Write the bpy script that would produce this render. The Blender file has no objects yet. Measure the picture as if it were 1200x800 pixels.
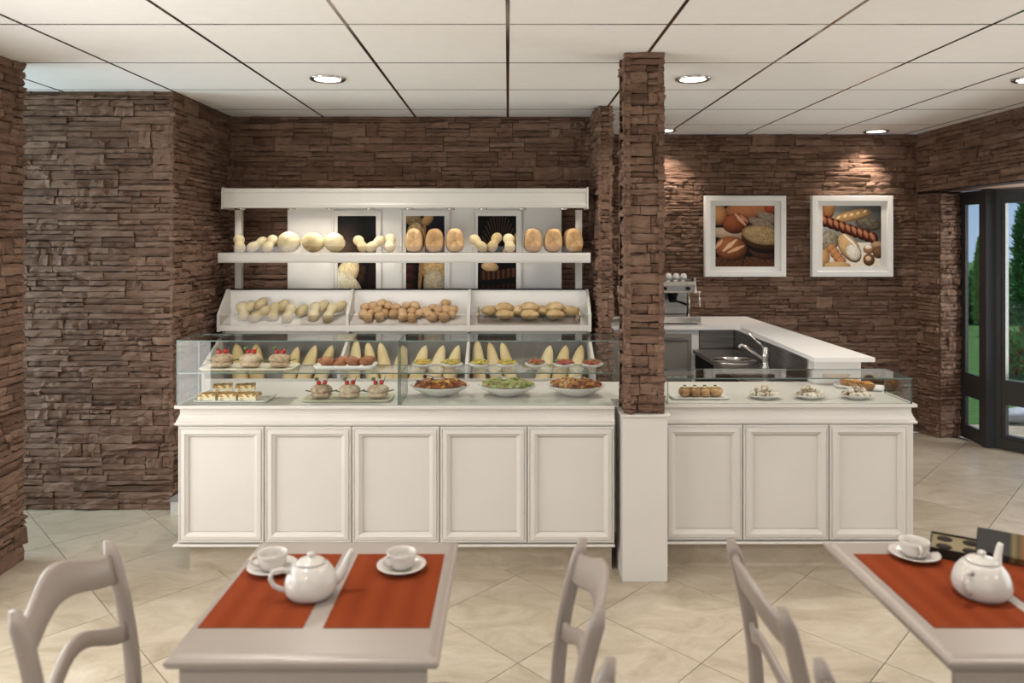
import bpy, math, random
import numpy as np
from mathutils import Vector, Matrix, Euler

random.seed(7)
SC = bpy.context.scene
COL = SC.collection
PI = math.pi

# ------------------------------------------------------------------ camera
F, CX, CY, EYE = 891.0, 595.0, 281.0, 1.735
CEIL = 2.69
cam_d = bpy.data.cameras.new('camera')
cam = bpy.data.objects.new('camera', cam_d)
COL.objects.link(cam)
cam.location = (0, 0, EYE)
cam.rotation_euler = (PI / 2, 0, 0)
cam_d.sensor_width = 36
cam_d.lens = F / 1200 * 36
cam_d.shift_x = (600 - CX) / 1200
cam_d.shift_y = -(400 - CY) / 1200
cam_d.clip_start = 0.05
cam_d.dof.use_dof = True
cam_d.dof.focus_distance = 4.7
cam_d.dof.aperture_fstop = 2.0
SC.camera = cam

# ------------------------------------------------------------------ world, sun, area lights, exposure
world = bpy.data.worlds.new('world')
SC.world = world
world.use_nodes = True
wn = world.node_tree
bg = wn.nodes['Background']
# clear blue sky, paler towards the horizon, the same all the way round
tc = wn.nodes.new('ShaderNodeTexCoord'); sx_ = wn.nodes.new('ShaderNodeSeparateXYZ'); rp = wn.nodes.new('ShaderNodeValToRGB')
wn.links.new(tc.outputs['Generated'], sx_.inputs[0]); wn.links.new(sx_.outputs[2], rp.inputs[0]); wn.links.new(rp.outputs[0], bg.inputs[0])
rp.color_ramp.elements[0].position = 0.0; rp.color_ramp.elements[0].color = (.50, .66, .88, 1)
rp.color_ramp.elements[1].position = .75; rp.color_ramp.elements[1].color = (.10, .24, .62, 1)
_e = rp.color_ramp.elements.new(.18); _e.color = (.27, .46, .80, 1)
bg.inputs[1].default_value = 1.0

def light(name, kind, loc, rot, energy, color=(1, 1, 1), **kw):
    d = bpy.data.lights.new(name, kind)
    d.energy = energy
    d.color = color
    for k, v in kw.items():
        setattr(d, k, v)
    o = bpy.data.objects.new(name, d)
    COL.objects.link(o)
    o.location = loc
    o.rotation_euler = rot
    return o

light('sun', 'SUN', (0, -9, 12), (math.radians(-25), 0, math.radians(-12)), 3.0, (1, .95, .86), angle=.01)
# daylight through the windows: shop front behind the camera, alcove window, garden door; left and right side lamps are added to lift ceiling and counters
light('shop_front_daylight', 'AREA', (-0.4, -2.35, 1.4), (PI / 2, 0, 0), 42, (1, .95, .90), shape='RECTANGLE', size=4.2, size_y=1.9)
light('left_added_fill', 'AREA', (-2.66, 2.3, 1.15), (0, -PI / 2, 0), 78, (1, .965, .925), shape='RECTANGLE', size=1.5, size_y=2.5)  # added fill, brightens the ceiling and the left counter
light('right_added_fill', 'AREA', (3.72, 2.5, 1.15), (0, PI / 2, 0), 34, (1, .955, .91), shape='RECTANGLE', size=1.5, size_y=2.5)  # weaker added fill from the opposite side
light('alcove_daylight', 'AREA', (-4.2, 4.15, 1.4), (0, -PI / 2, 0), 60, (.74, .92, 1), shape='RECTANGLE', size=2.1, size_y=1.3)
light('door_daylight', 'AREA', (4.95, 5.95, 1.4), (PI / 2, 0, math.radians(123.4)), 75, (1, .95, .90), shape='RECTANGLE', size=1.1, size_y=1.7)

SC.view_settings.view_transform = 'Standard'
SC.view_settings.look = 'None'
SC.view_settings.exposure = -0.20
SC.view_settings.gamma = 1.0
SC.cycles.caustics_reflective = False
SC.cycles.caustics_refractive = False
SC.cycles.max_bounces = 10
SC.cycles.transparent_max_bounces = 24

# ------------------------------------------------------------------ helpers
def at(px, py, Y):
    return Vector(((px - CX) / F * Y, Y, EYE - (py - CY) / F * Y))

def ax(px, Y):
    return (px - CX) / F * Y

class MB:
    def __init__(s):
        s.v = []; s.f = []; s.m = []; s.T = None
    def add(s, vs, fs, mi=0):
        b = len(s.v)
        T = s.T
        s.v += [tuple(T @ Vector(p)) if T else tuple(p) for p in vs]
        for f in fs:
            s.f.append(tuple(b + i for i in f)); s.m.append(mi)
        return s
    def box(s, x0, x1, y0, y1, z0, z1, mi=0):
        vs = [(x0, y0, z0), (x1, y0, z0), (x1, y1, z0), (x0, y1, z0), (x0, y0, z1), (x1, y0, z1), (x1, y1, z1), (x0, y1, z1)]
        return s.add(vs, [(0, 3, 2, 1), (4, 5, 6, 7), (0, 1, 5, 4), (1, 2, 6, 5), (2, 3, 7, 6), (3, 0, 4, 7)], mi)
    def loft(s, rings, cap=True, closed=True, mi=0, loop=False):
        n = len(rings[0]); vs = [p for r in rings for p in r]; fs = []
        k = len(rings)
        for i in range(k if loop else k - 1):
            j2 = (i + 1) % k
            for j in range(n if closed else n - 1):
                q = (j + 1) % n
                fs.append((i * n + j, i * n + q, j2 * n + q, j2 * n + j))
        if cap and not loop and closed:
            fs.append(tuple(range(n - 1, -1, -1)))
            fs.append(tuple((k - 1) * n + j for j in range(n)))
        return s.add(vs, fs, mi)
    def lathe(s, prof, c=(0, 0, 0), seg=24, sx=1, sy=1, mi=0):
        rings = []
        for r, z in prof:
            r = max(r, 1e-5)
            rings.append([(c[0] + sx * r * math.cos(2 * PI * j / seg), c[1] + sy * r * math.sin(2 * PI * j / seg), c[2] + z) for j in range(seg)])
        return s.loft(rings, True, True, mi)
    def tube(s, path, rad, seg=8, cap=True, sec=None, mi=0):
        pts = [Vector(p) for p in path]
        rings = []
        n = len(pts)
        up = None
        for i, p in enumerate(pts):
            t = (pts[min(i + 1, n - 1)] - pts[max(i - 1, 0)]).normalized()
            if up is None:
                up = Vector((0, 0, 1)) if abs(t.z) < .9 else Vector((0, 1, 0))
            a = t.cross(up).normalized(); up = a.cross(t).normalized()
            r = rad[i] if isinstance(rad, (list, tuple)) else rad
            rings.append([p + a * (r * math.cos(2 * PI * j / seg)) + up * (r * math.sin(2 * PI * j / seg)) for j in range(seg)])
        return s.loft(rings, cap, True, mi)
    def ball(s, c, r, seg=14, rg=8, M=None, fn=None, mi=0):
        rings = []
        if not hasattr(r, '__len__'): r = (r, r, r)
        c = Vector(c)
        for i in range(rg + 1):
            th = PI * i / rg
            ring = []
            for j in range(seg):
                ph = 2 * PI * j / seg
                d = Vector((math.sin(th) * math.cos(ph), math.sin(th) * math.sin(ph), -math.cos(th)))
                k = fn(d) if fn else 1.0
                p = Vector((d.x * r[0], d.y * r[1], d.z * r[2])) * k
                if i in (0, rg): p = Vector((p.x * .02, p.y * .02, p.z))
                if M: p = M @ p
                ring.append(c + p)
            rings.append(ring)
        return s.loft(rings, True, True, mi)
    def build(s, name, mats, parent=None, smooth=False, bevel=0, seg=2):
        me = bpy.data.meshes.new(name)
        me.from_pydata(s.v, [], s.f)
        if not isinstance(mats, (list, tuple)): mats = [mats]
        for m in mats: me.materials.append(m)
        if len(mats) > 1: me.polygons.foreach_set('material_index', s.m)
        if smooth: me.polygons.foreach_set('use_smooth', [True] * len(me.polygons))
        me.update()
        o = bpy.data.objects.new(name, me)
        COL.objects.link(o)
        if parent: o.parent = parent
        if bevel:
            b = o.modifiers.new('bevel', 'BEVEL'); b.width = bevel; b.segments = seg; b.limit_method = 'ANGLE'; b.angle_limit = math.radians(40)
        return o

def tag(o, label=None, cat=None, group=None, kind=None):
    if label: o['label'] = label
    if cat: o['category'] = cat
    if group: o['group'] = group
    if kind: o['kind'] = kind
    return o

def thing(name, label, cat, loc=(0, 0, 0), rz=0, group=None):
    o = bpy.data.objects.new(name, None)
    COL.objects.link(o)
    o.empty_display_size = .05
    o.location = loc; o.rotation_euler = (0, 0, rz)
    return tag(o, label, cat, group)

def copy_tree(o, label=None, group=None, parent=None):
    c = o.copy(); COL.objects.link(c)
    if parent: c.parent = parent
    if label: c['label'] = label
    if group: c['group'] = group
    for ch in list(o.children): copy_tree(ch, None, None, c)
    return c

ORD = ['first', 'second', 'third', 'fourth', 'fifth', 'sixth', 'seventh', 'eighth', 'ninth']

# ------------------------------------------------------------------ materials
def mat(name, color=(.8, .8, .8), rough=.5, metal=0.0, spec=.5):
    m = bpy.data.materials.new(name); m.use_nodes = True
    b = m.node_tree.nodes['Principled BSDF']
    b.inputs['Base Color'].default_value = (*color, 1)
    b.inputs['Roughness'].default_value = rough
    b.inputs['Metallic'].default_value = metal
    b.inputs['Specular IOR Level'].default_value = spec
    return m

def nd(m, t, **kw):
    n = m.node_tree.nodes.new(t)
    for k, v in kw.items(): setattr(n, k, v)
    return n

def ln(m, a, b): m.node_tree.links.new(a, b)

def noisy(name, stops, scale=5.0, stretch=(1, 1, 1), rough=.6, bump=0.0, detail=6, coord='Object', spec=.5, metal=0.0, bscale=None, objrand=0.0):
    """colour ramp over noise; optional bump from the same or a finer noise"""
    m = mat(name, (.5, .5, .5), rough, metal, spec)
    b = m.node_tree.nodes['Principled BSDF']
    if coord == 'World':
        g = nd(m, 'ShaderNodeNewGeometry'); src = g.outputs['Position']
    else:
        g = nd(m, 'ShaderNodeTexCoord'); src = g.outputs['Object']
    mp = nd(m, 'ShaderNodeMapping'); mp.inputs['Scale'].default_value = stretch
    ln(m, src, mp.inputs[0])
    vec = mp.outputs[0]
    nz = nd(m, 'ShaderNodeTexNoise', noise_dimensions='4D')
    nz.inputs['Scale'].default_value = scale; nz.inputs['Detail'].default_value = detail
    ln(m, vec, nz.inputs['Vector'])
    fac = nz.outputs[0]
    if objrand:
        oi = nd(m, 'ShaderNodeObjectInfo')
        mu = nd(m, 'ShaderNodeMath', operation='MULTIPLY'); mu.inputs[1].default_value = 40
        ln(m, oi.outputs['Random'], mu.inputs[0]); ln(m, mu.outputs[0], nz.inputs['W'])
        ad = nd(m, 'ShaderNodeMath', operation='MULTIPLY_ADD'); ad.inputs[1].default_value = objrand; ad.inputs[2].default_value = -objrand / 2
        ln(m, oi.outputs['Random'], ad.inputs[0])
        su = nd(m, 'ShaderNodeMath', operation='ADD'); ln(m, fac, su.inputs[0]); ln(m, ad.outputs[0], su.inputs[1])
        fac = su.outputs[0]
    r = nd(m, 'ShaderNodeValToRGB')
    el = r.color_ramp.elements
    el[0].position, el[0].color = stops[0][0], (*stops[0][1], 1)
    el[1].position, el[1].color = stops[-1][0], (*stops[-1][1], 1)
    for p, c in stops[1:-1]:
        e = el.new(p); e.color = (*c, 1)
    ln(m, fac, r.inputs[0]); ln(m, r.outputs[0], b.inputs['Base Color'])
    if bump:
        bn = nz
        if bscale:
            bn = nd(m, 'ShaderNodeTexNoise'); bn.inputs['Scale'].default_value = bscale; bn.inputs['Detail'].default_value = 4
            ln(m, vec, bn.inputs['Vector'])
        bu = nd(m, 'ShaderNodeBump'); bu.inputs['Strength'].default_value = bump; bu.inputs['Distance'].default_value = .01
        ln(m, bn.outputs[0], bu.inputs['Height']); ln(m, bu.outputs[0], b.inputs['Normal'])
    return m

def glass_mat(name, tint=(.97, .985, .975), ior=1.45, rough=0.0):
    m = bpy.data.materials.new(name); m.use_nodes = True
    nt = m.node_tree; nt.nodes.clear()
    out = nd(m, 'ShaderNodeOutputMaterial'); mx = nd(m, 'ShaderNodeMixShader'); tr = nd(m, 'ShaderNodeBsdfTransparent'); gl = nd(m, 'ShaderNodeBsdfGlossy'); fr = nd(m, 'ShaderNodeFresnel')
    tr.inputs[0].default_value = (*tint, 1); gl.inputs['Roughness'].default_value = rough; 
    gm = nd(m, 'ShaderNodeNewGeometry'); mr = nd(m, 'ShaderNodeMapRange')     # thin sheet: the same reflection from either side
    mr.inputs['To Min'].default_value = ior; mr.inputs['To Max'].default_value = 1 / ior
    ln(m, gm.outputs['Backfacing'], mr.inputs[0]); ln(m, mr.outputs[0], fr.inputs[0])
    ln(m, fr.outputs[0], mx.inputs[0]); ln(m, tr.outputs[0], mx.inputs[1]); ln(m, gl.outputs[0], mx.inputs[2]); ln(m, mx.outputs[0], out.inputs[0])
    return m

def emit_mat(name, color, s):
    m = bpy.data.materials.new(name); m.use_nodes = True
    m.node_tree.nodes.clear()
    out = nd(m, 'ShaderNodeOutputMaterial'); e = nd(m, 'ShaderNodeEmission')
    e.inputs[0].default_value = (*color, 1); e.inputs[1].default_value = s
    ln(m, e.outputs[0], out.inputs[0])
    return m

def stone_mat():
    m = mat('ledge_stone', (.1, .06, .045), .85, 0, .25)
    b = m.node_tree.nodes['Principled BSDF']
    g = nd(m, 'ShaderNodeNewGeometry'); oi = nd(m, 'ShaderNodeObjectInfo')
    ad = nd(m, 'ShaderNodeMath', operation='ADD'); fr = nd(m, 'ShaderNodeMath', operation='FRACT')
    ln(m, g.outputs['Random Per Island'], ad.inputs[0]); ln(m, oi.outputs['Random'], ad.inputs[1]); ln(m, ad.outputs[0], fr.inputs[0])
    mp = nd(m, 'ShaderNodeMapping'); mp.inputs['Scale'].default_value = (6, 6, 26)
    ln(m, g.outputs['Position'], mp.inputs[0])
    nz = nd(m, 'ShaderNodeTexNoise'); nz.inputs['Scale'].default_value = 1.0; nz.inputs['Detail'].default_value = 6; nz.inputs['Roughness'].default_value = .62
    nz.inputs['Distortion'].default_value = .6
    ln(m, mp.outputs[0], nz.inputs['Vector'])
    mx = nd(m, 'ShaderNodeMath', operation='MULTIPLY_ADD'); mx.inputs[1].default_value = .40
    ln(m, fr.outputs[0], mx.inputs[0])
    m2 = nd(m, 'ShaderNodeMath', operation='MULTIPLY_ADD'); m2.inputs[1].default_value = .9; m2.inputs[2].default_value = -.15
    ln(m, nz.outputs[0], m2.inputs[0]); ln(m, m2.outputs[0], mx.inputs[2])
    r = nd(m, 'ShaderNodeValToRGB'); el = r.color_ramp.elements
    el[0].position, el[0].color = 0.0, (.072, .045, .034, 1)
    el[1].position, el[1].color = 1.0, (.335, .225, .158, 1)
    for p, c in ((.3, (.138, .080, .055)), (.55, (.21, .126, .088)), (.78, (.26, .168, .122))):
        e = el.new(p); e.color = (*c, 1)
    ln(m, mx.outputs[0], r.inputs[0]); ln(m, r.outputs[0], b.inputs['Base Color'])
    bu = nd(m, 'ShaderNodeBump'); bu.inputs['Strength'].default_value = 1.0; bu.inputs['Distance'].default_value = .03
    ln(m, nz.outputs[0], bu.inputs['Height']); ln(m, bu.outputs[0], b.inputs['Normal'])
    return m

def floor_mat():
    m = mat('travertine_tile', (.5, .45, .35), .2, 0, .35)
    b = m.node_tree.nodes['Principled BSDF']
    g = nd(m, 'ShaderNodeNewGeometry'); oi = nd(m, 'ShaderNodeObjectInfo')
    mp = nd(m, 'ShaderNodeMapping'); mp.inputs['Scale'].default_value = (1.3, 2.3, 3)
    mp.inputs['Rotation'].default_value = (0, 0, .3)
    cb = nd(m, 'ShaderNodeVectorMath', operation='SCALE'); cb.inputs['Scale'].default_value = 9
    cv = nd(m, 'ShaderNodeCombineXYZ'); ln(m, oi.outputs['Random'], cv.inputs[0]); ln(m, oi.outputs['Random'], cv.inputs[1])
    ln(m, cv.outputs[0], cb.inputs[0])
    va = nd(m, 'ShaderNodeVectorMath', operation='ADD'); ln(m, g.outputs['Position'], va.inputs[0]); ln(m, cb.outputs[0], va.inputs[1])
    ln(m, va.outputs[0], mp.inputs[0])
    nz = nd(m, 'ShaderNodeTexNoise'); nz.inputs['Scale'].default_value = 2.4; nz.inputs['Detail'].default_value = 12; nz.inputs['Roughness'].default_value = .74; nz.inputs['Distortion'].default_value = .8
    ln(m, mp.outputs[0], nz.inputs['Vector'])
    r = nd(m, 'ShaderNodeValToRGB'); el = r.color_ramp.elements
    el[0].position, el[0].color = .3, (.315, .262, .188, 1)
    el[1].position, el[1].color = .72, (.54, .485, .395, 1)
    e = el.new(.5); e.color = (.435, .372, .282, 1)
    ln(m, nz.outputs[0], r.inputs[0]); ln(m, r.outputs[0], b.inputs['Base Color'])
    rr = nd(m, 'ShaderNodeMapRange'); rr.inputs['To Min'].default_value = .22; rr.inputs['To Max'].default_value = .42
    ln(m, nz.outputs[0], rr.inputs[0]); ln(m, rr.outputs[0], b.inputs['Roughness'])
    return m

M = {}
M['stone'] = stone_mat()
M['mortar'] = mat('stone_backing', (.035, .022, .017), .95, 0, .1)
M['floor'] = floor_mat()
M['grout'] = mat('tile_joint', (.25, .21, .16), .8)
M['paint'] = noisy('cream_lacquer', [(.3, (.60, .572, .53)), (.7, (.63, .602, .56))], 3, rough=.38, coord='World')
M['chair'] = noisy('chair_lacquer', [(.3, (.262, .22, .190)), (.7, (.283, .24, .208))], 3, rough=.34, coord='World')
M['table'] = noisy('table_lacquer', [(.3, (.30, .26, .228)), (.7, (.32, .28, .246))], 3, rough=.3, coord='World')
M['white'] = mat('white_board', (.82, .81, .79), .45)
M['ceil'] = noisy('ceiling_tile', [(.3, (.885, .872, .855)), (.7, (.91, .90, .885))], 14, rough=.8, coord='World')
M['void'] = mat('ceiling_void', (.05, .045, .04), .9)
M['chrome'] = mat('chrome', (.78, .76, .74), .12, 1.0)
M['strip'] = mat('ceiling_strip', (.34, .28, .245), .12, 1.0)
M['steel'] = noisy('brushed_steel', [(.3, (.30, .29, .28)), (.7, (.42, .41, .40))], 4, (1, 1, 30), rough=.28, metal=1.0)
M['dsteel'] = noisy('dark_steel', [(.3, (.17, .16, .15)), (.7, (.30, .285, .27))], 4, (1, 1, 18), rough=.3, metal=1.0)
M['grey'] = mat('grey_panel', (.24, .225, .205), .4)
M['black'] = mat('black_plastic', (.010, .010, .010), .6, 0, .15)
M['frame'] = mat('anthracite_frame', (.035, .034, .034), .4)
M['glass'] = glass_mat('clear_glass')
M['acryl'] = glass_mat('smoky_acrylic', (.88, .865, .85), 1.35, .05)
M['gedge'] = mat('glass_edge', (.12, .17, .155), .15)
M['wglass'] = glass_mat('window_glass', (.93, .96, .97), 1.35)
M['lamp'] = emit_mat('lamp_diffuser', (1, .95, .87), 9)
M['spotlamp'] = emit_mat('spot_diffuser', (1, .93, .82), 5)
M['porc'] = mat('porcelain', (.56, .53, .49), .14)
M['plate'] = mat('white_plate', (.78, .765, .735), .2)

# ================================================================== STRUCTURE
def struct(mb, name, m, **kw):
    o = mb.build(name, m, **kw); o['kind'] = 'structure'; return o

# ---- ledge stones: a few shared chiselled blocks, each placed one by one
def make_stone_mesh(k):
    rnd = random.Random(100 + k)
    nx, nz = 5, 2
    mb = MB()
    steps = [rnd.uniform(.45, 1.0) for _ in range(nx + 1)]
    mid = rnd.choice([.3, .42, .55])
    V = []
    for iz in range(nz + 1):
        z = (-.5, mid - .5, .5)[iz]
        for ix in range(nx + 1):
            x = -.5 + ix / nx
            d = steps[ix] * (rnd.uniform(.12, .5), rnd.uniform(.62, 1.0), rnd.uniform(.5, .95))[iz] * rnd.uniform(.8, 1.1)
            xx, zz = x, z
            if 0 < ix < nx: xx += rnd.uniform(-.06, .06)
            if iz == 1: zz += rnd.uniform(-.24, .22)
            elif 0 < ix < nx: zz += rnd.uniform(-.06, .06) * (1 if iz == 2 else 1)
            V.append((xx, -d, zz))
    n = len(V)
    W = []
    ring = [ix for ix in range(nx + 1)] + [iz * (nx + 1) + nx for iz in range(1, nz + 1)] + [nz * (nx + 1) + ix for ix in range(nx - 1, -1, -1)] + [iz * (nx + 1) for iz in range(nz - 1, 0, -1)]
    for i in ring: W.append((V[i][0], 0.3, V[i][2]))
    F_ = []
    for iz in range(nz):
        for ix in range(nx):
            a = iz * (nx + 1) + ix
            F_.append((a, a + 1, a + nx + 2, a + nx + 1))
    L = len(ring)
    for i in range(L):
        j = (i + 1) % L
        F_.append((ring[j], ring[i], n + i, n + j))
    me = bpy.data.meshes.new('stone')
    me.from_pydata(V + W, [], F_); me.materials.append(M['stone']); me.update()
    return me

STONES = [make_stone_mesh(k) for k in range(26)]

def layout(u0, u1, z0, z1, rnd):
    out = []
    z = z0
    while z < z1 - .012:
        h = min(rnd.uniform(.088, .118), z1 - z)
        if z1 - z - h < .03: h = z1 - z
        u = u0 - rnd.uniform(0, .2)
        while u < u1:
            L = rnd.uniform(.24, .42)
            a, b = max(u, u0), min(u + L, u1)
            if b < u1 and u1 - b < .05: b = u1; L = u1 - u + .001
            if b - a > .02:
                k = rnd.random()
                if k < .07 or h < .035: rows = [1.0]
                elif k < .45:
                    q = rnd.uniform(.35, .65); rows = [q, 1 - q]
                else:
                    q = rnd.uniform(.26, .4); p = rnd.uniform(.26, .38); rows = [q, p, 1 - q - p]
                zz = z
                for r in rows:
                    hh = h * r
                    if b - a > .16 and rnd.random() < .72:
                        c = a + (b - a) * rnd.uniform(.28, .72); parts = [(a, c), (c, b)]
                    else: parts = [(a, b)]
                    for p0, p1 in parts: out.append((p0, p1, zz, zz + hh))
                    zz += hh
            u += L
        z += h
    return out

def clad(wall, O, n, length, z0, z1, seed, hide=(), depth=(.016, .048)):
    """stones on the face through O (left end seen from the front), outward normal n; returns the list of candidate blocks"""
    rnd = random.Random(seed)
    n = Vector(n).normalized(); yv = -n; xv = yv.cross(Vector((0, 0, 1)))
    O = Vector(O); res = []
    for (a, b, c, d) in layout(0, length, z0, z1, rnd):
        ctr = O + xv * ((a + b) / 2); ctr.z = (c + d) / 2
        dep = rnd.uniform(*depth)
        gap = .0040
        Mx = Matrix((xv * (b - a - gap), yv * dep, Vector((0, 0, d - c - gap)))).transposed().to_4x4()
        Mx.translation = ctr
        flip = rnd.random() < .5
        if flip: Mx = Mx @ Matrix.Diagonal((-1, 1, -1, 1))
        t = ctr - Vector((0, 0, EYE))
        score = 0
        if t.y > .3:
            px = CX + F * t.x / t.y; py = CY - F * t.z / t.y
            facing = abs(n.dot(t.normalized())) if n.dot(t) < 0 else 0
            score = (b - a) * (d - c) / t.length ** 2 * (facing + .02)
            if not (-8 < px < 1208 and -8 < py < 808): score *= .001
            for (x0, y0, x1, y1) in hide:
                if x0 < px < x1 and y0 < py < y1: score *= .01; break
        res.append((score, Mx, rnd.choice(STONES)))
    return res

def set_stones(wall, blocks, limit=292):
    blocks.sort(key=lambda t: -t[0])
    for s, Mx, me in blocks[:limit]:
        o = bpy.data.objects.new('stone', me); COL.objects.link(o)
        o.parent = wall; o.matrix_basis = Mx
    rest = blocks[limit:]
    if rest:
        mb = MB()
        for s, Mx, me in rest:
            mb.add([Mx @ v.co for v in me.vertices], [tuple(p.vertices) for p in me.polygons])
        o = mb.build('stone_remainder', M['stone'], wall); o['kind'] = 'stuff'

SHELF_PX = (258, 220, 692, 480); COUNTER_PX = (203, 440, 1078, 670)
YB, YR = 5.90, 6.88            # back walls: behind the bread shelf, behind the bar

w = struct(MB().box(-2.80, -2.635, -2.5, .95, 0, CEIL).box(-2.80, -2.635, 3.65, 4.13, 0, CEIL).box(-2.80, -2.635, .95, 3.65, 0, .35).box(-2.80, -2.635, .95, 3.65, 1.95, CEIL), 'wall_left', M['mortar'])
set_stones(w, clad(w, (-2.635, 3.66, 0), (1, 0, 0), .465, 0, CEIL, 1))
w = struct(MB().box(-4.35, -2.165, 4.9, 5.05, 0, CEIL), 'wall_alcove', M['mortar'])
set_stones(w, clad(w, (-3.35, 4.9, 0), (0, -1, 0), 1.20, 0, CEIL, 2))
w = struct(MB().box(-2.30, -2.165, 5.05, YB + .1, 0, CEIL), 'wall_side', M['mortar'])
set_stones(w, clad(w, (-2.165, 4.885, .1), (1, 0, 0), YB - 4.885, .1, CEIL, 3, [SHELF_PX, COUNTER_PX]))
w = struct(MB().box(-2.165, .66, YB, YB + .12, 0, CEIL), 'wall_back', M['mortar'])
set_stones(w, clad(w, (-2.165, YB, 0), (0, -1, 0), 2.82, .75, CEIL, 4, [(337, 240, 658, 470), (255, 340, 692, 480), (255, 222, 692, 245)]))
w = struct(MB().box(.655, .73, 5.42, YR, 0, CEIL), 'wall_partition', M['mortar'])
bl = clad(w, (.645, 5.42, 0), (0, -1, 0), .095, 0, CEIL, 5, [COUNTER_PX])
bl += clad(w, (.655, YB, 0), (-1, 0, 0), YB - 5.40, 0, CEIL, 6, [COUNTER_PX, SHELF_PX])
bl += clad(w, (.73, 5.40, 0), (1, 0, 0), YR - 5.40, 0, CEIL, 7)
set_stones(w, bl)
w = struct(MB().box(.617, .776, 3.892, 4.04, .84, CEIL), 'wall_column', M['mortar'])
bl = clad(w, (.592, 3.892, 0), (0, -1, 0), .208, .847, CEIL, 8)
bl += clad(w, (.617, 4.06, 0), (-1, 0, 0), .19, .847, CEIL, 9)
bl += clad(w, (.776, 3.87, 0), (1, 0, 0), .19, .847, CEIL, 10)
bl += clad(w, (.80, 4.04, 0), (0, 1, 0), .208, .847, CEIL, 11)
set_stones(w, bl)
w = struct(MB().box(.66, 3.85, YR, YR + .15, 0, CEIL), 'wall_bar', M['mortar'])
set_stones(w, clad(w, (.73, YR, 0), (0, -1, 0), 2.97, 0, CEIL, 12, [COUNTER_PX, (780, 370, 960, 480), (822, 226, 924, 327), (948, 226, 1050, 327), (690, 0, 781, 480)]))
# right wall: upper band over the bay, a short angled piece below it and the jamb beside the door
w = MB().box(3.70, 3.86, 4.7, YR, 2.16, CEIL).box(3.70, 3.86, -2.5, 1.2, 0, CEIL).box(3.70, 3.86, 3.8, 4.7, 0, CEIL).box(3.70, 3.86, 1.2, 3.8, 0, .35).box(3.70, 3.86, 1.2, 3.8, 1.95, CEIL)
p0, p1, p2 = Vector((3.71, YR, 0)), Vector((3.785, 6.665, 0)), Vector((4.015, 6.735, 0))
w.add([p0, p1, p2, (4.015, YR + .1, 0), (3.71, YR + .1, 0)] + [Vector(p) + Vector((0, 0, 2.16)) for p in (p0, p1, p2, (4.015, YR + .1, 0), (3.71, YR + .1, 0))],
      [(0, 1, 6, 5), (1, 2, 7, 6), (2, 3, 8, 7), (3, 4, 9, 8), (4, 0, 5, 9), (4, 3, 2, 1, 0), (5, 6, 7, 8, 9)])
w = struct(w, 'wall_right', M['mortar'])
bl = clad(w, (3.70, YR, 0), (-1, 0, 0), YR - 4.7, 2.165, CEIL, 13) + clad(w, (3.70, 4.70, 0), (-1, 0, 0), .9, 0, CEIL, 16)
d1 = (p1 - p0); bl += clad(w, p0, (d1.y, -d1.x, 0), d1.length, 0, 2.15, 14, [COUNTER_PX])
d2 = (p2 - p1); bl += clad(w, p1, (d2.y, -d2.x, 0), d2.length - .02, 0, 2.15, 15)
set_stones(w, bl)
w = MB().box(-4.35, -4.25, 2.6, 3.4, 0, CEIL).box(-4.35, -4.25, 3.4, 4.9, 2.5, CEIL).box(-4.35, -4.25, 3.4, 4.9, 0, .25).box(-4.35, -2.8, 2.5, 2.6, 0, CEIL)
struct(w, 'wall_far_left', M['white'])
w = MB().box(-2.8, 3.86, -2.6, -2.5, 2.55, CEIL).box(-2.8, 3.86, -2.6, -2.5, 0, .45).box(-2.8, -2.6, -2.6, -2.5, .45, 2.55).box(1.8, 3.86, -2.6, -2.5, .45, 2.55)
struct(w, 'wall_front', M['white'])
wf = struct(MB().box(-2.6, 1.8, -2.59, -2.51, .45, .51).box(-2.6, 1.8, -2.59, -2.51, 2.49, 2.55).box(-2.6, -2.54, -2.59, -2.51, .51, 2.49).box(1.74, 1.8, -2.59, -2.51, .51, 2.49).box(-.43, -.37, -2.59, -2.51, .51, 2.49), 'window_2', M['frame'])
wf = struct(MB().box(-4.33, -4.27, 3.4, 4.9, .25, .31).box(-4.33, -4.27, 3.4, 4.9, 2.44, 2.5).box(-4.33, -4.27, 3.4, 3.46, .31, 2.44).box(-4.33, -4.27, 4.84, 4.9, .31, 2.44), 'window_3', M['frame'])

for nm, xw, ya, yb_ in (('window_added_left', -2.72, .95, 3.65), ('window_added_right', 3.78, 1.2, 3.8)):  # unseen side windows, added to hold the two fill lamps
    q = MB().box(xw - .03, xw + .03, ya, yb_, .35, .41).box(xw - .03, xw + .03, ya, yb_, 1.89, 1.95)
    for yy_ in (ya, (ya + yb_) / 2 - .03, yb_ - .06): q.box(xw - .03, xw + .03, yy_, yy_ + .06, .41, 1.89)
    q = struct(q, nm, M['frame'])
    MB().box(xw - .004, xw + .004, ya + .06, yb_ - .06, .41, 1.89).build('pane', M['wglass'], q)

# low platform behind the counter, seen beside its left end
struct(MB().box(-2.13, .64, 4.80, YB - .03, 0, .085).box(-2.135, .645, 4.79, YB - .03, .085, .10, 1), 'trim_2', [M['paint'], M['grey']])

# white base of the stone column
b = MB().box(.582, .811, 3.855, 4.075, 0, .838).box(.574, .825, 3.845, 4.08, .838, .85)
struct(b, 'trim_1', M['paint'], bevel=.003)

# ---- floor tiles laid on the diagonal
def clip(poly, nx, ny, c):
    out = []
    for i, p in enumerate(poly):
        q = poly[(i + 1) % len(poly)]
        a, b = nx * p[0] + ny * p[1] - c, nx * q[0] + ny * q[1] - c
        if a >= 0: out.append(p)
        if (a >= 0) != (b >= 0):
            t = a / (a - b); out.append((p[0] + (q[0] - p[0]) * t, p[1] + (q[1] - p[1]) * t))
    return out

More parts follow.
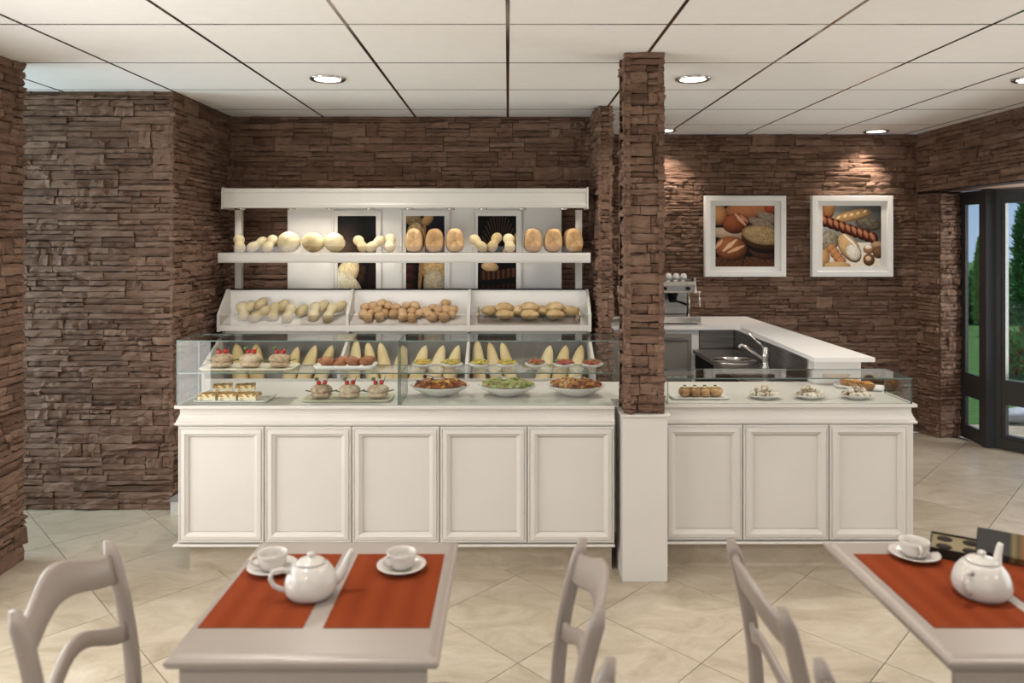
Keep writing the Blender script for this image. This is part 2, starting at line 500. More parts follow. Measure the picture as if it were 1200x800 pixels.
fl = struct(MB().box(-4.3, 4.06, -2.55, 6.9, -.06, -.012).box(4.06, 4.95, 4.7, 6.35, -.06, -.012), 'floor', M['grout'])
A0 = Vector((.042, 3.118)); va, vb = Vector((.376, .407)), Vector((-.376, .407))
tiles = []
for i in range(-16, 20):
    for j in range(-16, 20):
        o = A0 + va * i + vb * j
        c = o + (va + vb) / 2
        g = .0035
        k = 1 - g / .53
        poly = [tuple(c + (p - c) * k) for p in (o, o + va, o + va + vb, o + vb)]
        for h in ((1, 0, -4.25), (-1, 0, -4.9), (0, 1, -2.5), (0, -1, -6.86), (-.835, -.55, -6.93)): poly = clip(poly, *h) if poly else poly
        if len(poly) < 3: continue
        cc = Vector((sum(p[0] for p in poly) / len(poly), sum(p[1] for p in poly) / len(poly)))
        vis = 1 / max(.3, cc.y) ** 2 if cc.y > 1.5 and abs(cc.x) < cc.y * .72 + .4 else .001
        tiles.append((vis, poly))
tiles.sort(key=lambda t: -t[0])
rest = MB()
for k, (vis, poly) in enumerate(tiles):
    mb = rest if k >= 290 else MB()
    n = len(poly)
    mb.add([(x, y, 0) for x, y in poly] + [(x, y, -.011) for x, y in poly], [tuple(range(n))] + [(i, n + i, n + (i + 1) % n, (i + 1) % n)[::-1] for i in range(n)])
    if k < 290: mb.build('tile', M['floor'], fl)
if rest.v: rest.build('tile_remainder', M['floor'], fl)['kind'] = 'stuff'

# ---- ceiling: white panels between recessed chrome strips
ce = struct(MB().box(-4.35, 5.1, -2.6, YR + .12, CEIL + .035, CEIL + .10), 'ceiling', M['void'])
CW, CD = .7165, .733
xs = [CW * k for k in range(-6, 6)]; ys = [3.370 + CD * k for k in range(-8, 5)]
xe = [-4.25] + [x for x in xs if x > -4.25] + [3.70]
ye = [-2.5] + [y for y in ys if y > -2.5] + [YR]
lamps = [(-1.066, 4.5), (1.096, 4.5), (3.23, 6.665), (1.36, 6.62), (-1.066, 2.3), (1.096, 2.3), (3.1, 4.5), (3.1, 2.3), (-1.066, .1), (1.096, .1), (3.1, .1), (-2.1, .1)]
sw = .0085
cl_thing = []
for i in range(len(xe) - 1):
    for j in range(len(ye) - 1):
        x0, x1, y0, y1 = xe[i] + sw, xe[i + 1] - sw, ye[j] + sw * .8, ye[j + 1] - sw * .8
        if x1 - x0 < .03 or y1 - y0 < .03: continue
        if y1 < 2.5 and x1 < -2.8: continue
        MB().box(x0, x1, y0, y1, CEIL, CEIL + .03).build('ceiling_panel', M['ceil'], ce)
for x in xe[1:-1]: MB().box(x - sw, x + sw, -2.5, YR, CEIL - .0005, CEIL + .034).build('grid_strip', M['strip'], ce)
for y in ye[1:-1]: MB().box(-4.25, 3.7, y - sw * .8, y + sw * .8, CEIL - .0002, CEIL + .033).build('cross_strip', M['strip'], ce)
struct(MB().box(3.86, 5.1, 4.7, 6.40, 2.16, 2.26).box(3.86, 4.03, 6.40, 6.9, 2.16, 2.26), 'trim_3', mat('bay_soffit', (.30, .19, .15), .8))

REST = ['recessed ceiling downlight hidden behind the top of the stone column', 'ceiling downlight over the front edge of the left cafe table', 'ceiling downlight over the floor between the two cafe tables', 'ceiling downlight in front of the bay with the garden door', 'ceiling downlight in front of the added right side window',
        'ceiling downlight left of the camera', 'ceiling downlight right of the camera', 'ceiling downlight in the front right corner of the room', 'ceiling downlight in the front left corner of the room']
NAMES = ['round recessed ceiling downlight above the left half of the counter', 'round recessed ceiling downlight to the right of the stone column', 'round recessed ceiling downlight close to the wall in the right corner']
for k, (x, y) in enumerate(lamps):
    if k < 3: t = thing('ceiling_downlight', NAMES[k], 'downlight', (x, y, CEIL), 0, 'ceiling downlights')
    else: t = thing('ceiling_downlight', REST[k - 3], 'downlight', (x, y, CEIL), 0, 'ceiling downlights')
    MB().lathe([(.078, .0), (.104, -.001), (.106, -.006), (.098, -.012), (.078, -.009), (.076, .0)], seg=32).build('trim_ring', M['chrome'], t, True)
    MB().lathe([(.002, -.0055), (.0775, -.006), (.0775, -.001), (.002, -.001)], seg=32).build('diffuser', M['lamp'], t)
    if k in (2, 3):
        light('downlight_lamp', 'SPOT', (x, y, CEIL - .03), Vector((-.17 if k == 2 else .12, .26, -1)).to_track_quat('-Z', 'Y').to_euler(), 42, (1, .86, .72), spot_size=math.radians(84), spot_blend=.7, shadow_soft_size=.035)
    else:
        light('downlight_lamp', 'AREA', (x, y, CEIL - .02), (0, 0, 0), 15, (1, .92, .83), shape='DISK', size=.15, spread=math.radians(150))
# one more accent lamp for the second picture, set in the ceiling beside the first corner lamp

# ---- garden door and sidelight
def frame_rect(mb, x0, x1, z0, z1, wl, wr, wb, wt, y0=-.035, y1=.035):
    mb.box(x0, x0 + wl, y0, y1, z0, z1); mb.box(x1 - wr, x1, y0, y1, z0, z1)
    mb.box(x0 + wl, x1 - wr, y0, y1, z0, z0 + wb); mb.box(x0 + wl, x1 - wr, y0, y1, z1 - wt, z1)
    return mb

def leaf(name, loc, ang, wdt, handle):
    e = 0 if handle else 1
    q, yq, sq, sy = (.062, .035, .03, .028) if handle else (.05, .018, .014, .013)
    t = frame_rect(MB(), 0, wdt, .004, 2.155, q, q, .085, .085, -yq, yq)
    o = struct(t, name, M['frame']); o.location = loc; o.rotation_euler = (0, 0, ang)
    for z0, z1 in ((.095, .40), (.55, 2.065)):
        g = frame_rect(MB(), q + .001, wdt - q - .001, z0 - .004, z1 + .004, sq, sq, .03, .03, -sy, sy); f = g.build('sash', M['frame'], o)
        MB().box(q + sq - .002, wdt - q - sq + .002, -.004, .004, z0 + .025, z1 - .025).build('pane', M['wglass'], f)
    MB().box(q + .001, wdt - q - .001, -yq + .004, yq - .004, .402, .546).build('mid_rail', M['frame'], o)
    if handle:
        h = MB().box(wdt - .055, wdt - .03, -.055, -.036, .98, 1.16).tube([(wdt - .042, -.05, 1.1), (wdt - .042, -.085, 1.1), (wdt - .16, -.085, 1.1)], .009, 8)
        h.build('handle', M['steel'], o)
    return o
leaf('window_1', (4.02, 6.72, 0), -PI / 2 - .02, .33, False)
leaf('door_1', (4.085, 6.375, 0), math.atan2(-.835, .55), .95, True)
struct(MB().box(3.985, 4.09, 6.335, 6.40, 0, 2.16), 'trim_4', M['frame'])
da = math.atan2(-.835, .55)
w = MB(); w.T = Matrix.Translation((4.085, 6.375, 0)) @ Matrix.Rotation(da, 4, 'Z')
w.box(.955, 1.9, -.05, .05, 0, .3).box(.955, 1.9, -.05, .05, 2.0, 2.16).box(.955, 1.02, -.05, .05, .3, 2.0).box(1.8, 1.9, -.05, .05, .3, 2.0)
w.T = None
struct(w, 'window_4', M['frame'])

# ---- garden
struct(MB().box(-40, 40, 7.3, 60, -.10, -.03).box(7.5, 40, -40, 7.3, -.10, -.03).box(-40, -4.36, -40, 7.3, -.10, -.03).box(-4.36, 7.5, -40, -6, -.10, -.03), 'lawn', noisy('lawn_grass', [(.3, (.045, .13, .012)), (.7, (.10, .24, .025))], 18, rough=.9, coord='World', bump=.4))
struct(MB().box(3.95, 7.5, -6, 7.3, -.10, -.035).box(-4.36, 3.95, -6, -2.61, -.10, -.035), 'garden_path', noisy('sand_path', [(.3, (.42, .34, .22)), (.7, (.56, .47, .33))], 10, rough=.9, coord='World'))

def foliage(mb, fn, n, size, rnd):
    for _ in range(n):
        p, nrm = fn(rnd)
        s = size * rnd.uniform(.6, 1.3)
        a = Vector((rnd.gauss(0, 1), rnd.gauss(0, 1), rnd.gauss(0, 1))).normalized()
        d = (nrm + Vector((0, 0, .7)) + a * .5).normalized()
        e = d.cross(a).normalized()
        mb.add([p - e * s * .35, p + e * s * .35, p + d * s * 1.2, p + d.cross(e) * s * .3 + d * s * .4], [(0, 1, 2), (0, 2, 3), (1, 3, 2)])
    return mb

G = {k: noisy('leaves_' + k, [(.3, a), (.7, b)], 9, rough=.7) for k, a, b in (('cypress', (.05, .15, .03), (.18, .36, .08)), ('bright', (.14, .32, .05), (.34, .55, .12)), ('hedge', (.07, .19, .04), (.17, .34, .08)), ('red', (.45, .03, .02), (.75, .16, .04)))}
bark = noisy('bark', [(.3, (.06, .04, .03)), (.7, (.13, .09, .06))], 8, rough=.9)

def cypress(x, y, h, r, m, label, seed):
    rnd = random.Random(seed)
    t = thing('cypress_tree', label, 'tree', (x, y, -.03))
    MB().tube([(0, 0, 0), (.01, 0, h * .5), (0, 0, h * .9)], [r * .16, r * .11, .012], 8).build('trunk', bark, t, True)
    def fn(rn):
        q = rn.random() ** .8
        rr = r * (math.sin(PI * min(1, .12 + q * .9)) ** .7) * (1 - q * .45) * rn.uniform(.55, 1.08) * (1 + .22 * math.sin(9 * q + 3 * rn.random()))
        ph = rn.uniform(0, 2 * PI)
        n = Vector((math.cos(ph), math.sin(ph), 0))
        return Vector((rr * n.x, rr * n.y, .12 * h + q * h * .86)), n
    foliage(MB(), fn, 2600, r * .34, rnd).build('foliage', m, t)

def bush(name, x, y, h, r, m, label, cat, seed, n=1200, ry=None, size=.07, flowers=False):
    rnd = random.Random(seed); ry = ry or r
    t = thing(name, label, cat, (x, y, -.03))
    MB().tube([(0, 0, 0), (0, 0, h * .6)], [.03, .015], 6).build('stem', bark, t)
    def fn(rn):
        d = Vector((rn.gauss(0, 1), rn.gauss(0, 1), abs(rn.gauss(0, 1)))).normalized()
        k = rn.uniform(.6, 1.0) * (1 + .15 * math.sin(7 * d.x + 5 * d.y))
        return Vector((d.x * r * k, d.y * ry * k, d.z * h * k + .03)), d
    foliage(MB(), fn, n, size, rnd).build('foliage', m, t)
    if flowers: foliage(MB(), lambda rn: ((lambda p: (p[0] * 1.04, p[1]))(fn(rn))), 320, .06, rnd).build('flowers', G['red'], t)['kind'] = 'stuff'

cypress(8.36, 12.2, 2.75, .24, G['cypress'], 'tall dark green cypress seen through the glass door', 1)
cypress(8.70, 14.0, 1.85, .13, G['bright'], 'slim light green cypress seen through the narrow sidelight', 2)
cypress(12.6, 15.2, 3.4, .5, G['cypress'], 'dark cypress further back at the garden edge', 3)
bush('flowering_bush', 6.62, 9.9, .52, .26, G['bright'], 'bush with red and orange flowers behind the glass door', 'bush', 4, 900, flowers=True)
bush('hedge', 10.5, 17.0, .85, 5.0, G['hedge'], 'long dark green hedge closing the back of the garden', 'hedge', 5, 9000, 1.0, .22)
bush('shrub', 8.05, 11.2, .75, .42, G['hedge'], 'leafy green shrub at the foot of the tall cypress', 'shrub', 6, 1100, None, .1)
rock_m = noisy('white_rock', [(.3, (.5, .5, .49)), (.7, (.75, .75, .74))], 12, rough=.8, bump=.3)
for k, (x, y, s) in enumerate(((4.92, 7.38, .13), (5.21, 7.44, .10), (5.46, 7.40, .085))):
    rn = random.Random(50 + k); q = [rn.uniform(-1, 1) for _ in range(6)]
    o = MB().ball((0, 0, 0), (s * 1.3, s, s * .6), 14, 8, None, lambda d: 1 + .12 * math.sin(5 * d.x + q[0] * 3) + .1 * math.sin(6 * d.y + q[1] * 3 + 3 * d.z)).build('garden_rock', rock_m, smooth=True)
    o.location = (x, y, -.03 + s * .42)
    tag(o, '%s white rock edging the lawn outside the glass door' % ('largest', 'middle', 'smallest')[k], 'rock', 'rocks by the lawn')

# ================================================================== COUNTERS
PR = M['paint']
def ring_profile(mb, x0, x1, y0, y1, prof, sides=(1, 1, 1, 1), cap=True):
    """prof: (outset, z) list lofted round a rectangle; sides = left, right, front, back multipliers"""
    rings = []
    for o, z in prof:
        rings.append([(x0 - o * sides[0], y0 - o * sides[2], z), (x1 + o * sides[1], y0 - o * sides[2], z), (x1 + o * sides[1], y1 + o * sides[3], z), (x0 - o * sides[0], y1 + o * sides[3], z)])
    return mb.loft(rings, cap)

def moulding(mb, x0, x1, z0, z1, yf, prof):
    """mitred frame on a face looking to -Y; prof: (inset, proud)"""
    rings = []
    for i, p in prof:
        rings.append([(x0 + i, yf - p, z0 + i), (x1 - i, yf - p, z0 + i), (x1 - i, yf - p, z1 - i), (x0 + i, yf - p, z1 - i)])
    return mb.loft(rings, False)

MPROF = [(0, 0), (0, .016), (.006, .021), (.012, .016), (.016, .024), (.034, .026), (.040, .020), (.046, .017), (.052, .010), (.054, 0)]
def counter(x0, x1, yf, divs, label, sides, ext=None):
    t = thing('display_counter', label, 'counter', ((x0 + x1) / 2, yf, 0))
    def sub(mb, name, m, **kw):
        o = mb.build(name, m, t, **kw); o.matrix_basis = Matrix.Translation((-(x0 + x1) / 2, -yf, 0)); return o
    yb = 4.585
    b = MB()
    ring_profile(b, x0, x1, yf, yb, [(0, .168), (0, .776)], (0, 0, 0, 0))
    if ext: b.box(*ext, .168, .80)
    sub(b, 'cabinet_body', PR)
    c = ring_profile(MB(), x0, x1, yf, yb, [(.004, .776), (.013, .778), (.016, .784), (.015, .790), (.009, .794), (.009, .799), (.006, .804), (.0, .815), (-.003, .826), (-.003, .829), (-.006, .831), (-.006, .862)], sides)
    sub(c, 'cornice', PR)
    wt = ring_profile(MB(), x0, x1, yf, yb, [(.012, .8625), (.015, .865), (.015, .878), (.013, .8805)], sides)
    if ext: wt.box(*ext, .80, .8804)
    sub(wt, 'worktop', PR)
    sub(ring_profile(MB(), x0, x1, yf, yb, [(.004, .166), (.018, .164), (.022, .158), (.018, .152), (.004, .150)], sides), 'base_moulding', PR)
    sub(MB().box(x0 + .03, x1 - .005, yf + .07, yb - .05, .0, .152), 'plinth', M['floor'])
    for a, bb in zip(divs[:-1], divs[1:]):
        sub(moulding(MB(), a + .003, bb - .003, .175, .772, yf, MPROF), 'panel_moulding', PR, smooth=False)
        sub(MB().box(a + .056, bb - .056, yf - .004, yf + .002, .231, .716), 'panel', PR)
    return t

CL = counter(-1.705, .552, 3.935, [-1.700, -1.253, -.803, -.350, .101, .552], 'long cream panelled display counter left of the stone column', (1, 0, 1, 0), (.553, .815, 4.09, 4.585))
CR = counter(.817, 2.118, 3.972, [.817, 1.223, 1.672, 2.085], 'shorter cream panelled counter with low glass, right of the stone column', (0, 1, 1, 0))
WT = .8815   # worktop height

def pane_box(mb, x0, x1, y0, y1, z0, z1):
    """glass sheet: large faces clear, thin edges dark"""
    d = (x1 - x0, y1 - y0, z1 - z0); k = d.index(min(d))
    vs = [(x0, y0, z0), (x1, y0, z0), (x1, y1, z0), (x0, y1, z0), (x0, y0, z1), (x1, y0, z1), (x1, y1, z1), (x0, y1, z1)]
    fs = [((0, 3, 2, 1), 2), ((4, 5, 6, 7), 2), ((0, 1, 5, 4), 1), ((1, 2, 6, 5), 0), ((2, 3, 7, 6), 1), ((3, 0, 4, 7), 0)]
    b = len(mb.v); mb.v += vs
    for f, a in fs: mb.f.append(tuple(b + i for i in f)); mb.m.append(0 if a == k else 1)
    return mb
GM = [M['glass'], M['gedge']]
def pane(name, t, *a):
    o = pane_box(MB(), *a).build(name, GM, t)
    o.matrix_basis = Matrix.Translation(-t.location); return o

SH = 1.048   # glass shelf height
def case(x0, x1, y0, y1, top, label, shelf, ends):
    t = thing('glass_case', label, 'glass case', ((x0 + x1) / 2, y0, WT))
    pane('front_pane', t, x0, x1, y0, y0 + .006, WT, top - .006)
    pane('top_pane', t, x0, x1, y0, y1, top - .006, top)
    if 0 in ends: pane('end_pane', t, x0, x0 + .006, y0 + .006, y1, WT, top - .006)
    if 1 in ends: pane('end_pane', t, x1 - .006, x1, y0 + .006, y1, WT, top - .006)
    if shelf: pane('glass_shelf', t, x0 + .008, x1 - .008, y0 + .008, y1 - .01, SH - .006, SH)
    return t
TOP = 1.216
case(-1.712, -.563, 3.925, 4.205, TOP, 'tall clear glass case on the left end of the counter, with a glass shelf', True, (0, 1))
case(-.559, .574, 3.925, 4.205, TOP, 'tall clear glass case on the counter beside the stone column', True, (0,))
case(.832, 2.108, 3.962, 4.245, 1.016, 'low clear glass guard on the right counter', False, (0, 1))

# ================================================================== BAR BEHIND THE RIGHT COUNTER
t = thing('bar_counter', 'white raised L-shaped bar top behind the right counter', 'bar', (1.9, 5.6, 0))
def sub(mb, name, m, par, **kw):
    o = mb.build(name, m, par, **kw)
    top = par
    o.matrix_basis = Matrix.Translation(-par.location); return o
pts = [(.78, 6.03), (1.845, 6.03), (1.79, 4.44), (2.145, 4.44), (2.145, 6.835), (.78, 6.835)]
mb = MB(); n = len(pts)
mb.add([(x, y, 1.047) for x, y in pts] + [(x, y, 1.022) for x, y in pts], [tuple(range(n)), tuple(range(2 * n - 1, n - 1, -1))] + [(i, n + i, n + (i + 1) % n, (i + 1) % n) for i in range(n)])
sub(mb, 'bar_top', M['white'], t)
sub(MB().box(1.815, 2.115, 4.59, 6.83, .0, 1.0215), 'bar_body', PR, t)
sub(MB().box(1.815, 2.09, 4.50, 4.586, .884, 1.0215), 'bar_end_panel', M['white'], t)
sub(MB().box(1.530, 1.812, 6.075, 6.83, .0, 1.0215), 'corner_body', M['dsteel'], t)
sub(MB().box(1.805, 1.813, 4.60, 6.07, .868, 1.02), 'splash_panel', M['dsteel'], t)
sub(MB().box(1.535, 1.80, 6.064, 6.074, .868, 1.02), 'splash_panel', M['dsteel'], t)

t = thing('sink_unit', 'dark stainless steel worktop with a round sink beside the bar', 'sink', (1.62, 5.3, 0))
sc, sr = (1.628, 5.46), .150
X0, X1, Y0, Y1 = 1.468, 1.803, 4.60, 6.036
angs = sorted([2 * PI * k / 40 for k in range(40)] + [math.atan2(y - sc[1], x - sc[0]) % (2 * PI) for x in (X0, X1) for y in (Y0, Y1)])
outer, inner = [], []
for a in angs:
    c, s = math.cos(a), math.sin(a)
    k = min([(X1 - sc[0]) / c if c > 1e-6 else (X0 - sc[0]) / c if c < -1e-6 else 9, (Y1 - sc[1]) / s if s > 1e-6 else (Y0 - sc[1]) / s if s < -1e-6 else 9])
    outer.append((sc[0] + c * k, sc[1] + s * k)); inner.append((sc[0] + c * sr, sc[1] + s * sr))
mb = MB()
mb.loft([[(x, y, .84) for x, y in outer], [(x, y, .867) for x, y in outer], [(x, y, .867) for x, y in inner], [(x, y, .84) for x, y in inner]], False)
sub(mb, 'sink_top', M['steel'], t)
sub(MB().lathe([(sr + .016, .8675), (sr + .012, .873), (sr, .872), (sr - .004, .865), (sr - .004, .760), (sr - .03, .735), (.02, .728), (.0, .728)][::1], (sc[0], sc[1], 0), 40).build('x', M['steel']) and MB().lathe([(0, .728), (.02, .728), (sr - .03, .735), (sr - .004, .76), (sr - .004, .865), (sr, .872), (sr + .012, .873), (sr + .016, .8675)], (sc[0], sc[1], 0), 40), 'basin', M['chrome'], t, smooth=True)
bpy.data.objects.remove(bpy.data.objects['x'])
sub(MB().box(1.488, 1.80, 4.62, 6.03, 0, .839), 'sink_cabinet', M['black'], t)
tp = thing('mixer_tap', 'chrome mixer tap with a slanting spout at the sink', 'tap', (1.735, 5.12, .868))
MB().lathe([(.030, 0), (.030, .012), (.021, .018), (.021, .062), (.0225, .064), (.0225, .112), (.020, .114), (.020, .135), (.016, .142), (.001, .143)], seg=20).build('body', M['chrome'], tp, True)
MB().tube([(-.012, 0, .060), (-.10, .01, .125), (-.135, .012, .150), (-.155, .014, .158), (-.168, .015, .153), (-.170, .016, .135)], [.011, .0105, .0105, .0105, .011, .012], 10).build('spout', M['chrome'], tp, True)
MB().tube([(-.008, 0, .135), (-.06, .005, .19), (-.105, .01, .238)], [.008, .007, .009], 8).build('lever', M['chrome'], tp, True)

t = thing('bar_cabinet', 'grey cabinet with a panelled door under the coffee machine', 'cabinet', (1.15, 6.07, 0))
sub(MB().box(.78, 1.526, 6.075, 6.83, 0, 1.0215), 'carcass', M['white'], t)
sub(MB().box(.80, 1.465, 6.058, 6.0745, .06, .985), 'door', M['grey'], t)
dm = t.children[-1]
o = moulding(MB(), 1.22, 1.45, .10, .95, 6.0575, [(0, 0), (.0, .006), (.012, .009), (.02, .003), (.022, 0)]).build('door_moulding', M['grey'], dm); o.matrix_basis = Matrix.Identity(4)
o = MB().box(1.25, 1.42, 6.042, 6.0570, .935, .952).build('door_handle', M['steel'], dm); o.matrix_basis = Matrix.Identity(4)

# espresso machine on the back ledge
t = thing('espresso_machine', 'chrome espresso machine on the back ledge, half hidden by the column', 'coffee machine', (1.335, 6.42, 1.047))
t.scale = (1, 1, .86)
S_ = M['chrome']; SD = M['steel']
MB().box(-.36, .24, -.24, .22, .012, .075).build('drip_tray', S_, t, bevel=.006)
for k in range(4): MB().lathe([(.02, 0), (.022, .012), (.02, .012)], (-.30 if k % 2 else .20, -.19 if k < 2 else .17, 0), 10).build('foot', M['black'], t)
MB().box(-.34, .17, -.03, .20, .075, .36).build('back_body', SD, t, bevel=.008)
o = MB(); prof = [(-.235, .30), (-.235, .375), (-.215, .405), (-.19, .415), (.20, .415), (.20, .30)]
o.loft([[(x, y, z) for y, z in prof] for x in (-.35, .19)], True); o.build('upper_housing', S_, t)
MB().box(-.33, .17, -.2375, -.2355, .318, .366).build('control_panel', SD, t)
for x in (-.28, -.06, .13): MB().tube([(x, -.236, .342), (x, -.262, .342)], .017, 12).build('control_knob', M['black'], t, True)
MB().box(-.33, .17, -.18, .18, .4155, .425).build('cup_rail_floor', SD, t)
for s in (-1, 1):
    xs_ = .195 if s > 0 else -.355
    o = MB().loft([[(xs_ - .006, y, z) for y, z in ((-.25, .30), (-.20, .44), (-.16, .44), (.21, .42), (.21, .08), (.0, .075), (.02, .28))], [(xs_ + .006, y, z) for y, z in ((-.25, .30), (-.20, .44), (-.16, .44), (.21, .42), (.21, .08), (.0, .075), (.02, .28))]], True).build('side_panel', S_, t)
for x in (-.22, .03):
    g = MB().lathe([(.002, .23), (.036, .232), (.036, .262), (.044, .266), (.044, .30), (.002, .302)], (x, -.13, 0), 18).build('group_head', M['black'], t, True)
    MB().lathe([(.002, .20), (.030, .202), (.034, .23), (.002, .231)], (x, -.13, 0), 16).tube([(x + .02, -.16, .216), (x + .055, -.25, .205), (x + .075, -.31, .195)], [.009, .012, .014], 8).build('portafilter', M['black'], g, True)
MB().tube([(.135, -.15, .31), (.15, -.19, .26), (.15, -.20, .13)], .007, 8).build('steam_wand', S_, t, True)
MB().tube([(.225, -.22, .31), (.23, -.22, .16)], .007, 8).box(.20, .235, -.225, -.21, .30, .315).build('hot_water_wand', S_, t, True)
for k, x in enumerate((ax(774, 6.29), ax(783.5, 6.29), ax(792.3, 6.29), ax(801, 6.29))):
    c = thing('coffee_cup', 'white cup upside down on the coffee machine, %s from the right' % ORD[3 - k], 'cup', (x, 6.29, 1.047 + .4255 * .86), 1.9, 'cups warming on the coffee machine')
    MB().lathe([(.037, 0), (.040, .002), (.038, .03), (.026, .055), (.018, .058), (.018, .062), (.001, .062)], seg=18).build('bowl', M['plate'], c, True)
    c.scale = (.74, .74, .74)
    MB().tube([(.034, -.005, .045), (.052, -.008, .042), (.055, -.008, .025), (.038, -.005, .014)], .004, 6).build('handle', M['plate'], c, True)

# ================================================================== PICTURES
def painter(n):
    yy, xx = np.mgrid[0:n, 0:n]
    return np.zeros((n, n, 3)) , (xx + .5) / n, (yy + .5) / n   # y runs downwards

def ell(img, X, Y, cx, cy, rx, ry, ang, col, shade=.6, rim=None, tex=0.0, lx=-.4, ly=-.7, seed=0):
    c, s = math.cos(ang), math.sin(ang)
    u = ((X - cx) * c + (Y - cy) * s) / rx; v = (-(X - cx) * s + (Y - cy) * c) / ry
    r2 = u * u + v * v
    m = r2 < 1
    nz_ = np.sqrt(np.clip(1 - r2, 0, 1))
    wx = u * c - v * s; wy = u * s + v * c
    L = np.clip(.35 + .65 * (nz_ * .75 - 0.0 + (wx * lx + wy * ly) * -0.0 + (wx * lx + wy * ly) * .6), .08, 1.25)
    k = (1 - shade) + shade * L
    if tex:
        k = k * (1 + tex * (np.sin(u * 23 + seed + 3 * np.sin(v * 17)) * np.sin(v * 29 + 2 * np.sin(u * 13 + seed))))
    colr = np.array(col)[None, None, :] * k[..., None]
    img[m] = np.clip(colr, 0, 1)[m]
    if rim:
        e = (r2 < 1) & (r2 > .80); img[e] = img[e] * .4 + np.array(rim) * .6
    return u, v, m

def band(img, u, v, m, u0, v0, u1, v1, wd, col):
    """a slash across a loaf, in the loaf's own coordinates"""
    du, dv = u1 - u0, v1 - v0; L2 = du * du + dv * dv
    tt = np.clip(((u - u0) * du + (v - v0) * dv) / L2, 0, 1)
    d = np.hypot(u - u0 - tt * du, v - v0 - tt * dv)
    k = m & (d < wd * (1 - .6 * np.abs(tt - .5) * 2))
    img[k] = np.array(col) * .85 + img[k] * .15

def paint_rolls(n):
    img, X, Y = painter(n)
    img[:] = (.10, .05, .03)
    pl = Y > .83; img[pl] = (.36, .22, .13); img[(np.abs((X - .50) * 3 + (Y - .83)) < .03) & pl] = (.08, .04, .02)
    img *= (1 + .18 * np.sin(X * 60 + 9 * np.sin(Y * 40)))[..., None]
    ell(img, X, Y, .62, .10, .46, .13, .03, (.78, .45, .24), .6)
    ell(img, X, Y, .07, .16, .14, .17, 0, (.80, .52, .28), .7)
    ell(img, X, Y, .96, .06, .14, .10, .2, (.72, .30, .16), .6)
    ell(img, X, Y, .20, .46, .34, .09, .12, (.72, .58, .47), .5)
    u, v, m = ell(img, X, Y, .345, .295, .215, .165, -.1, (.66, .33, .17), .75, tex=.05)
    band(img, u, v, m, .05, -.95, .75, .25, .16, (.85, .60, .44)); band(img, u, v, m, .45, -.8, .95, .0, .14, (.80, .48, .32))
    for cx, cy, rx, ry, a, rim in ((.90, .20, .22, .095, .32, None), (.80, .31, .26, .10, .36, None)):
        ell(img, X, Y, cx, cy + .035, rx, ry, a, (.26, .19, .13), .3, tex=.25); ell(img, X, Y, cx, cy, rx, ry * .8, a, (.55, .47, .38), .35, tex=.22, seed=2)
    ell(img, X, Y, .84, .70, .28, .18, .1, (.42, .26, .16), .6); ell(img, X, Y, .82, .62, .34, .16, .12, (.20, .12, .08), .3)
    ell(img, X, Y, .80, .53, .36, .185, .14, (.36, .23, .14), .4, tex=.1); ell(img, X, Y, .79, .48, .345, .155, .16, (.66, .53, .33), .3, tex=.16, rim=(.50, .36, .2))
    u, v, m = ell(img, X, Y, .27, .70, .27, .20, .12, (.68, .38, .20), .75, tex=.05)
    band(img, u, v, m, -.45, .25, .25, -.75, .15, (.88, .68, .50)); band(img, u, v, m, -.15, .35, .75, -.35, .14, (.85, .62, .44)); band(img, u, v, m, -.95, .1, -.6, -.6, .12, (.80, .6, .44))
    return img

def paint_braid(n):
    img, X, Y = painter(n)
    img[:] = (.60, .60, .58); img[:] = img * (1.05 - .45 * X - .15 * (1 - Y))[..., None]
    fl_ = Y > .60; img[fl_] = (.80, .74, .66)
    ell(img, X, Y, .05, .08, .16, .14, .5, (.80, .42, .18), .6); ell(img, X, Y, .12, .05, .10, .12, .2, (.88, .55, .28), .5)
    ell(img, X, Y, .50, .17, .34, .085, -.22, (.80, .58, .32), .6, tex=.08)
    for k in range(5): ell(img, X, Y, .28 + k * .11, .20 - k * .025, .035, .022, -.6, (.92, .76, .52), .3)
    ell(img, X, Y, .78, .30, .22, .11, .15, (.42, .38, .30), .55, tex=.3)
    for k in range(9):
        q = k / 8; cx, cy = .06 + q * .80, .26 + q * .27
        ell(img, X, Y, cx, cy, .085, .10, -.55, (.48, .20, .11), .8); ell(img, X, Y, cx - .012, cy - .02, .035, .08, -.55, (.76, .45, .28), .5)
    ell(img, X, Y, .12, .58, .16, .17, .2, (.60, .55, .44), .55, tex=.3)
    ell(img, X, Y, .93, .65, .11, .07, 0, (.72, .56, .38), .6); ell(img, X, Y, .95, .76, .10, .10, 0, (.52, .36, .24), .7, tex=.15)
    ell(img, X, Y, .79, .71, .095, .075, 0, (.72, .48, .30), .6); ell(img, X, Y, .78, .675, .06, .035, 0, (.92, .84, .72), .3)
    ell(img, X, Y, .79, .88, .10, .10, 0, (.55, .37, .22), .7, tex=.15); ell(img, X, Y, .78, .86, .05, .04, 0, (.85, .70, .5), .3)
    ell(img, X, Y, .46, .69, .27, .155, .93, (.50, .32, .18), .3); u, v, m = ell(img, X, Y, .46, .68, .255, .145, .93, (.86, .66, .40), .5, tex=.1)
    ell(img, X, Y, .53, .76, .14, .11, .93, (.88, .82, .74), .4, tex=.12); band(img, u, v, m, -.85, -.35, .2, -.75, .13, (.98, .93, .84))
    ell(img, X, Y, .05, .86, .08, .16, .1, (.82, .58, .32), .6, tex=.1)
    for k in range(4): ell(img, X, Y, .16 + k * .055, .70 + k * .07, .075, .085, .9, (.84, .52, .28), .65)
    ell(img, X, Y, .26, .97, .22, .06, 0, (.84, .64, .38), .4)
    return img

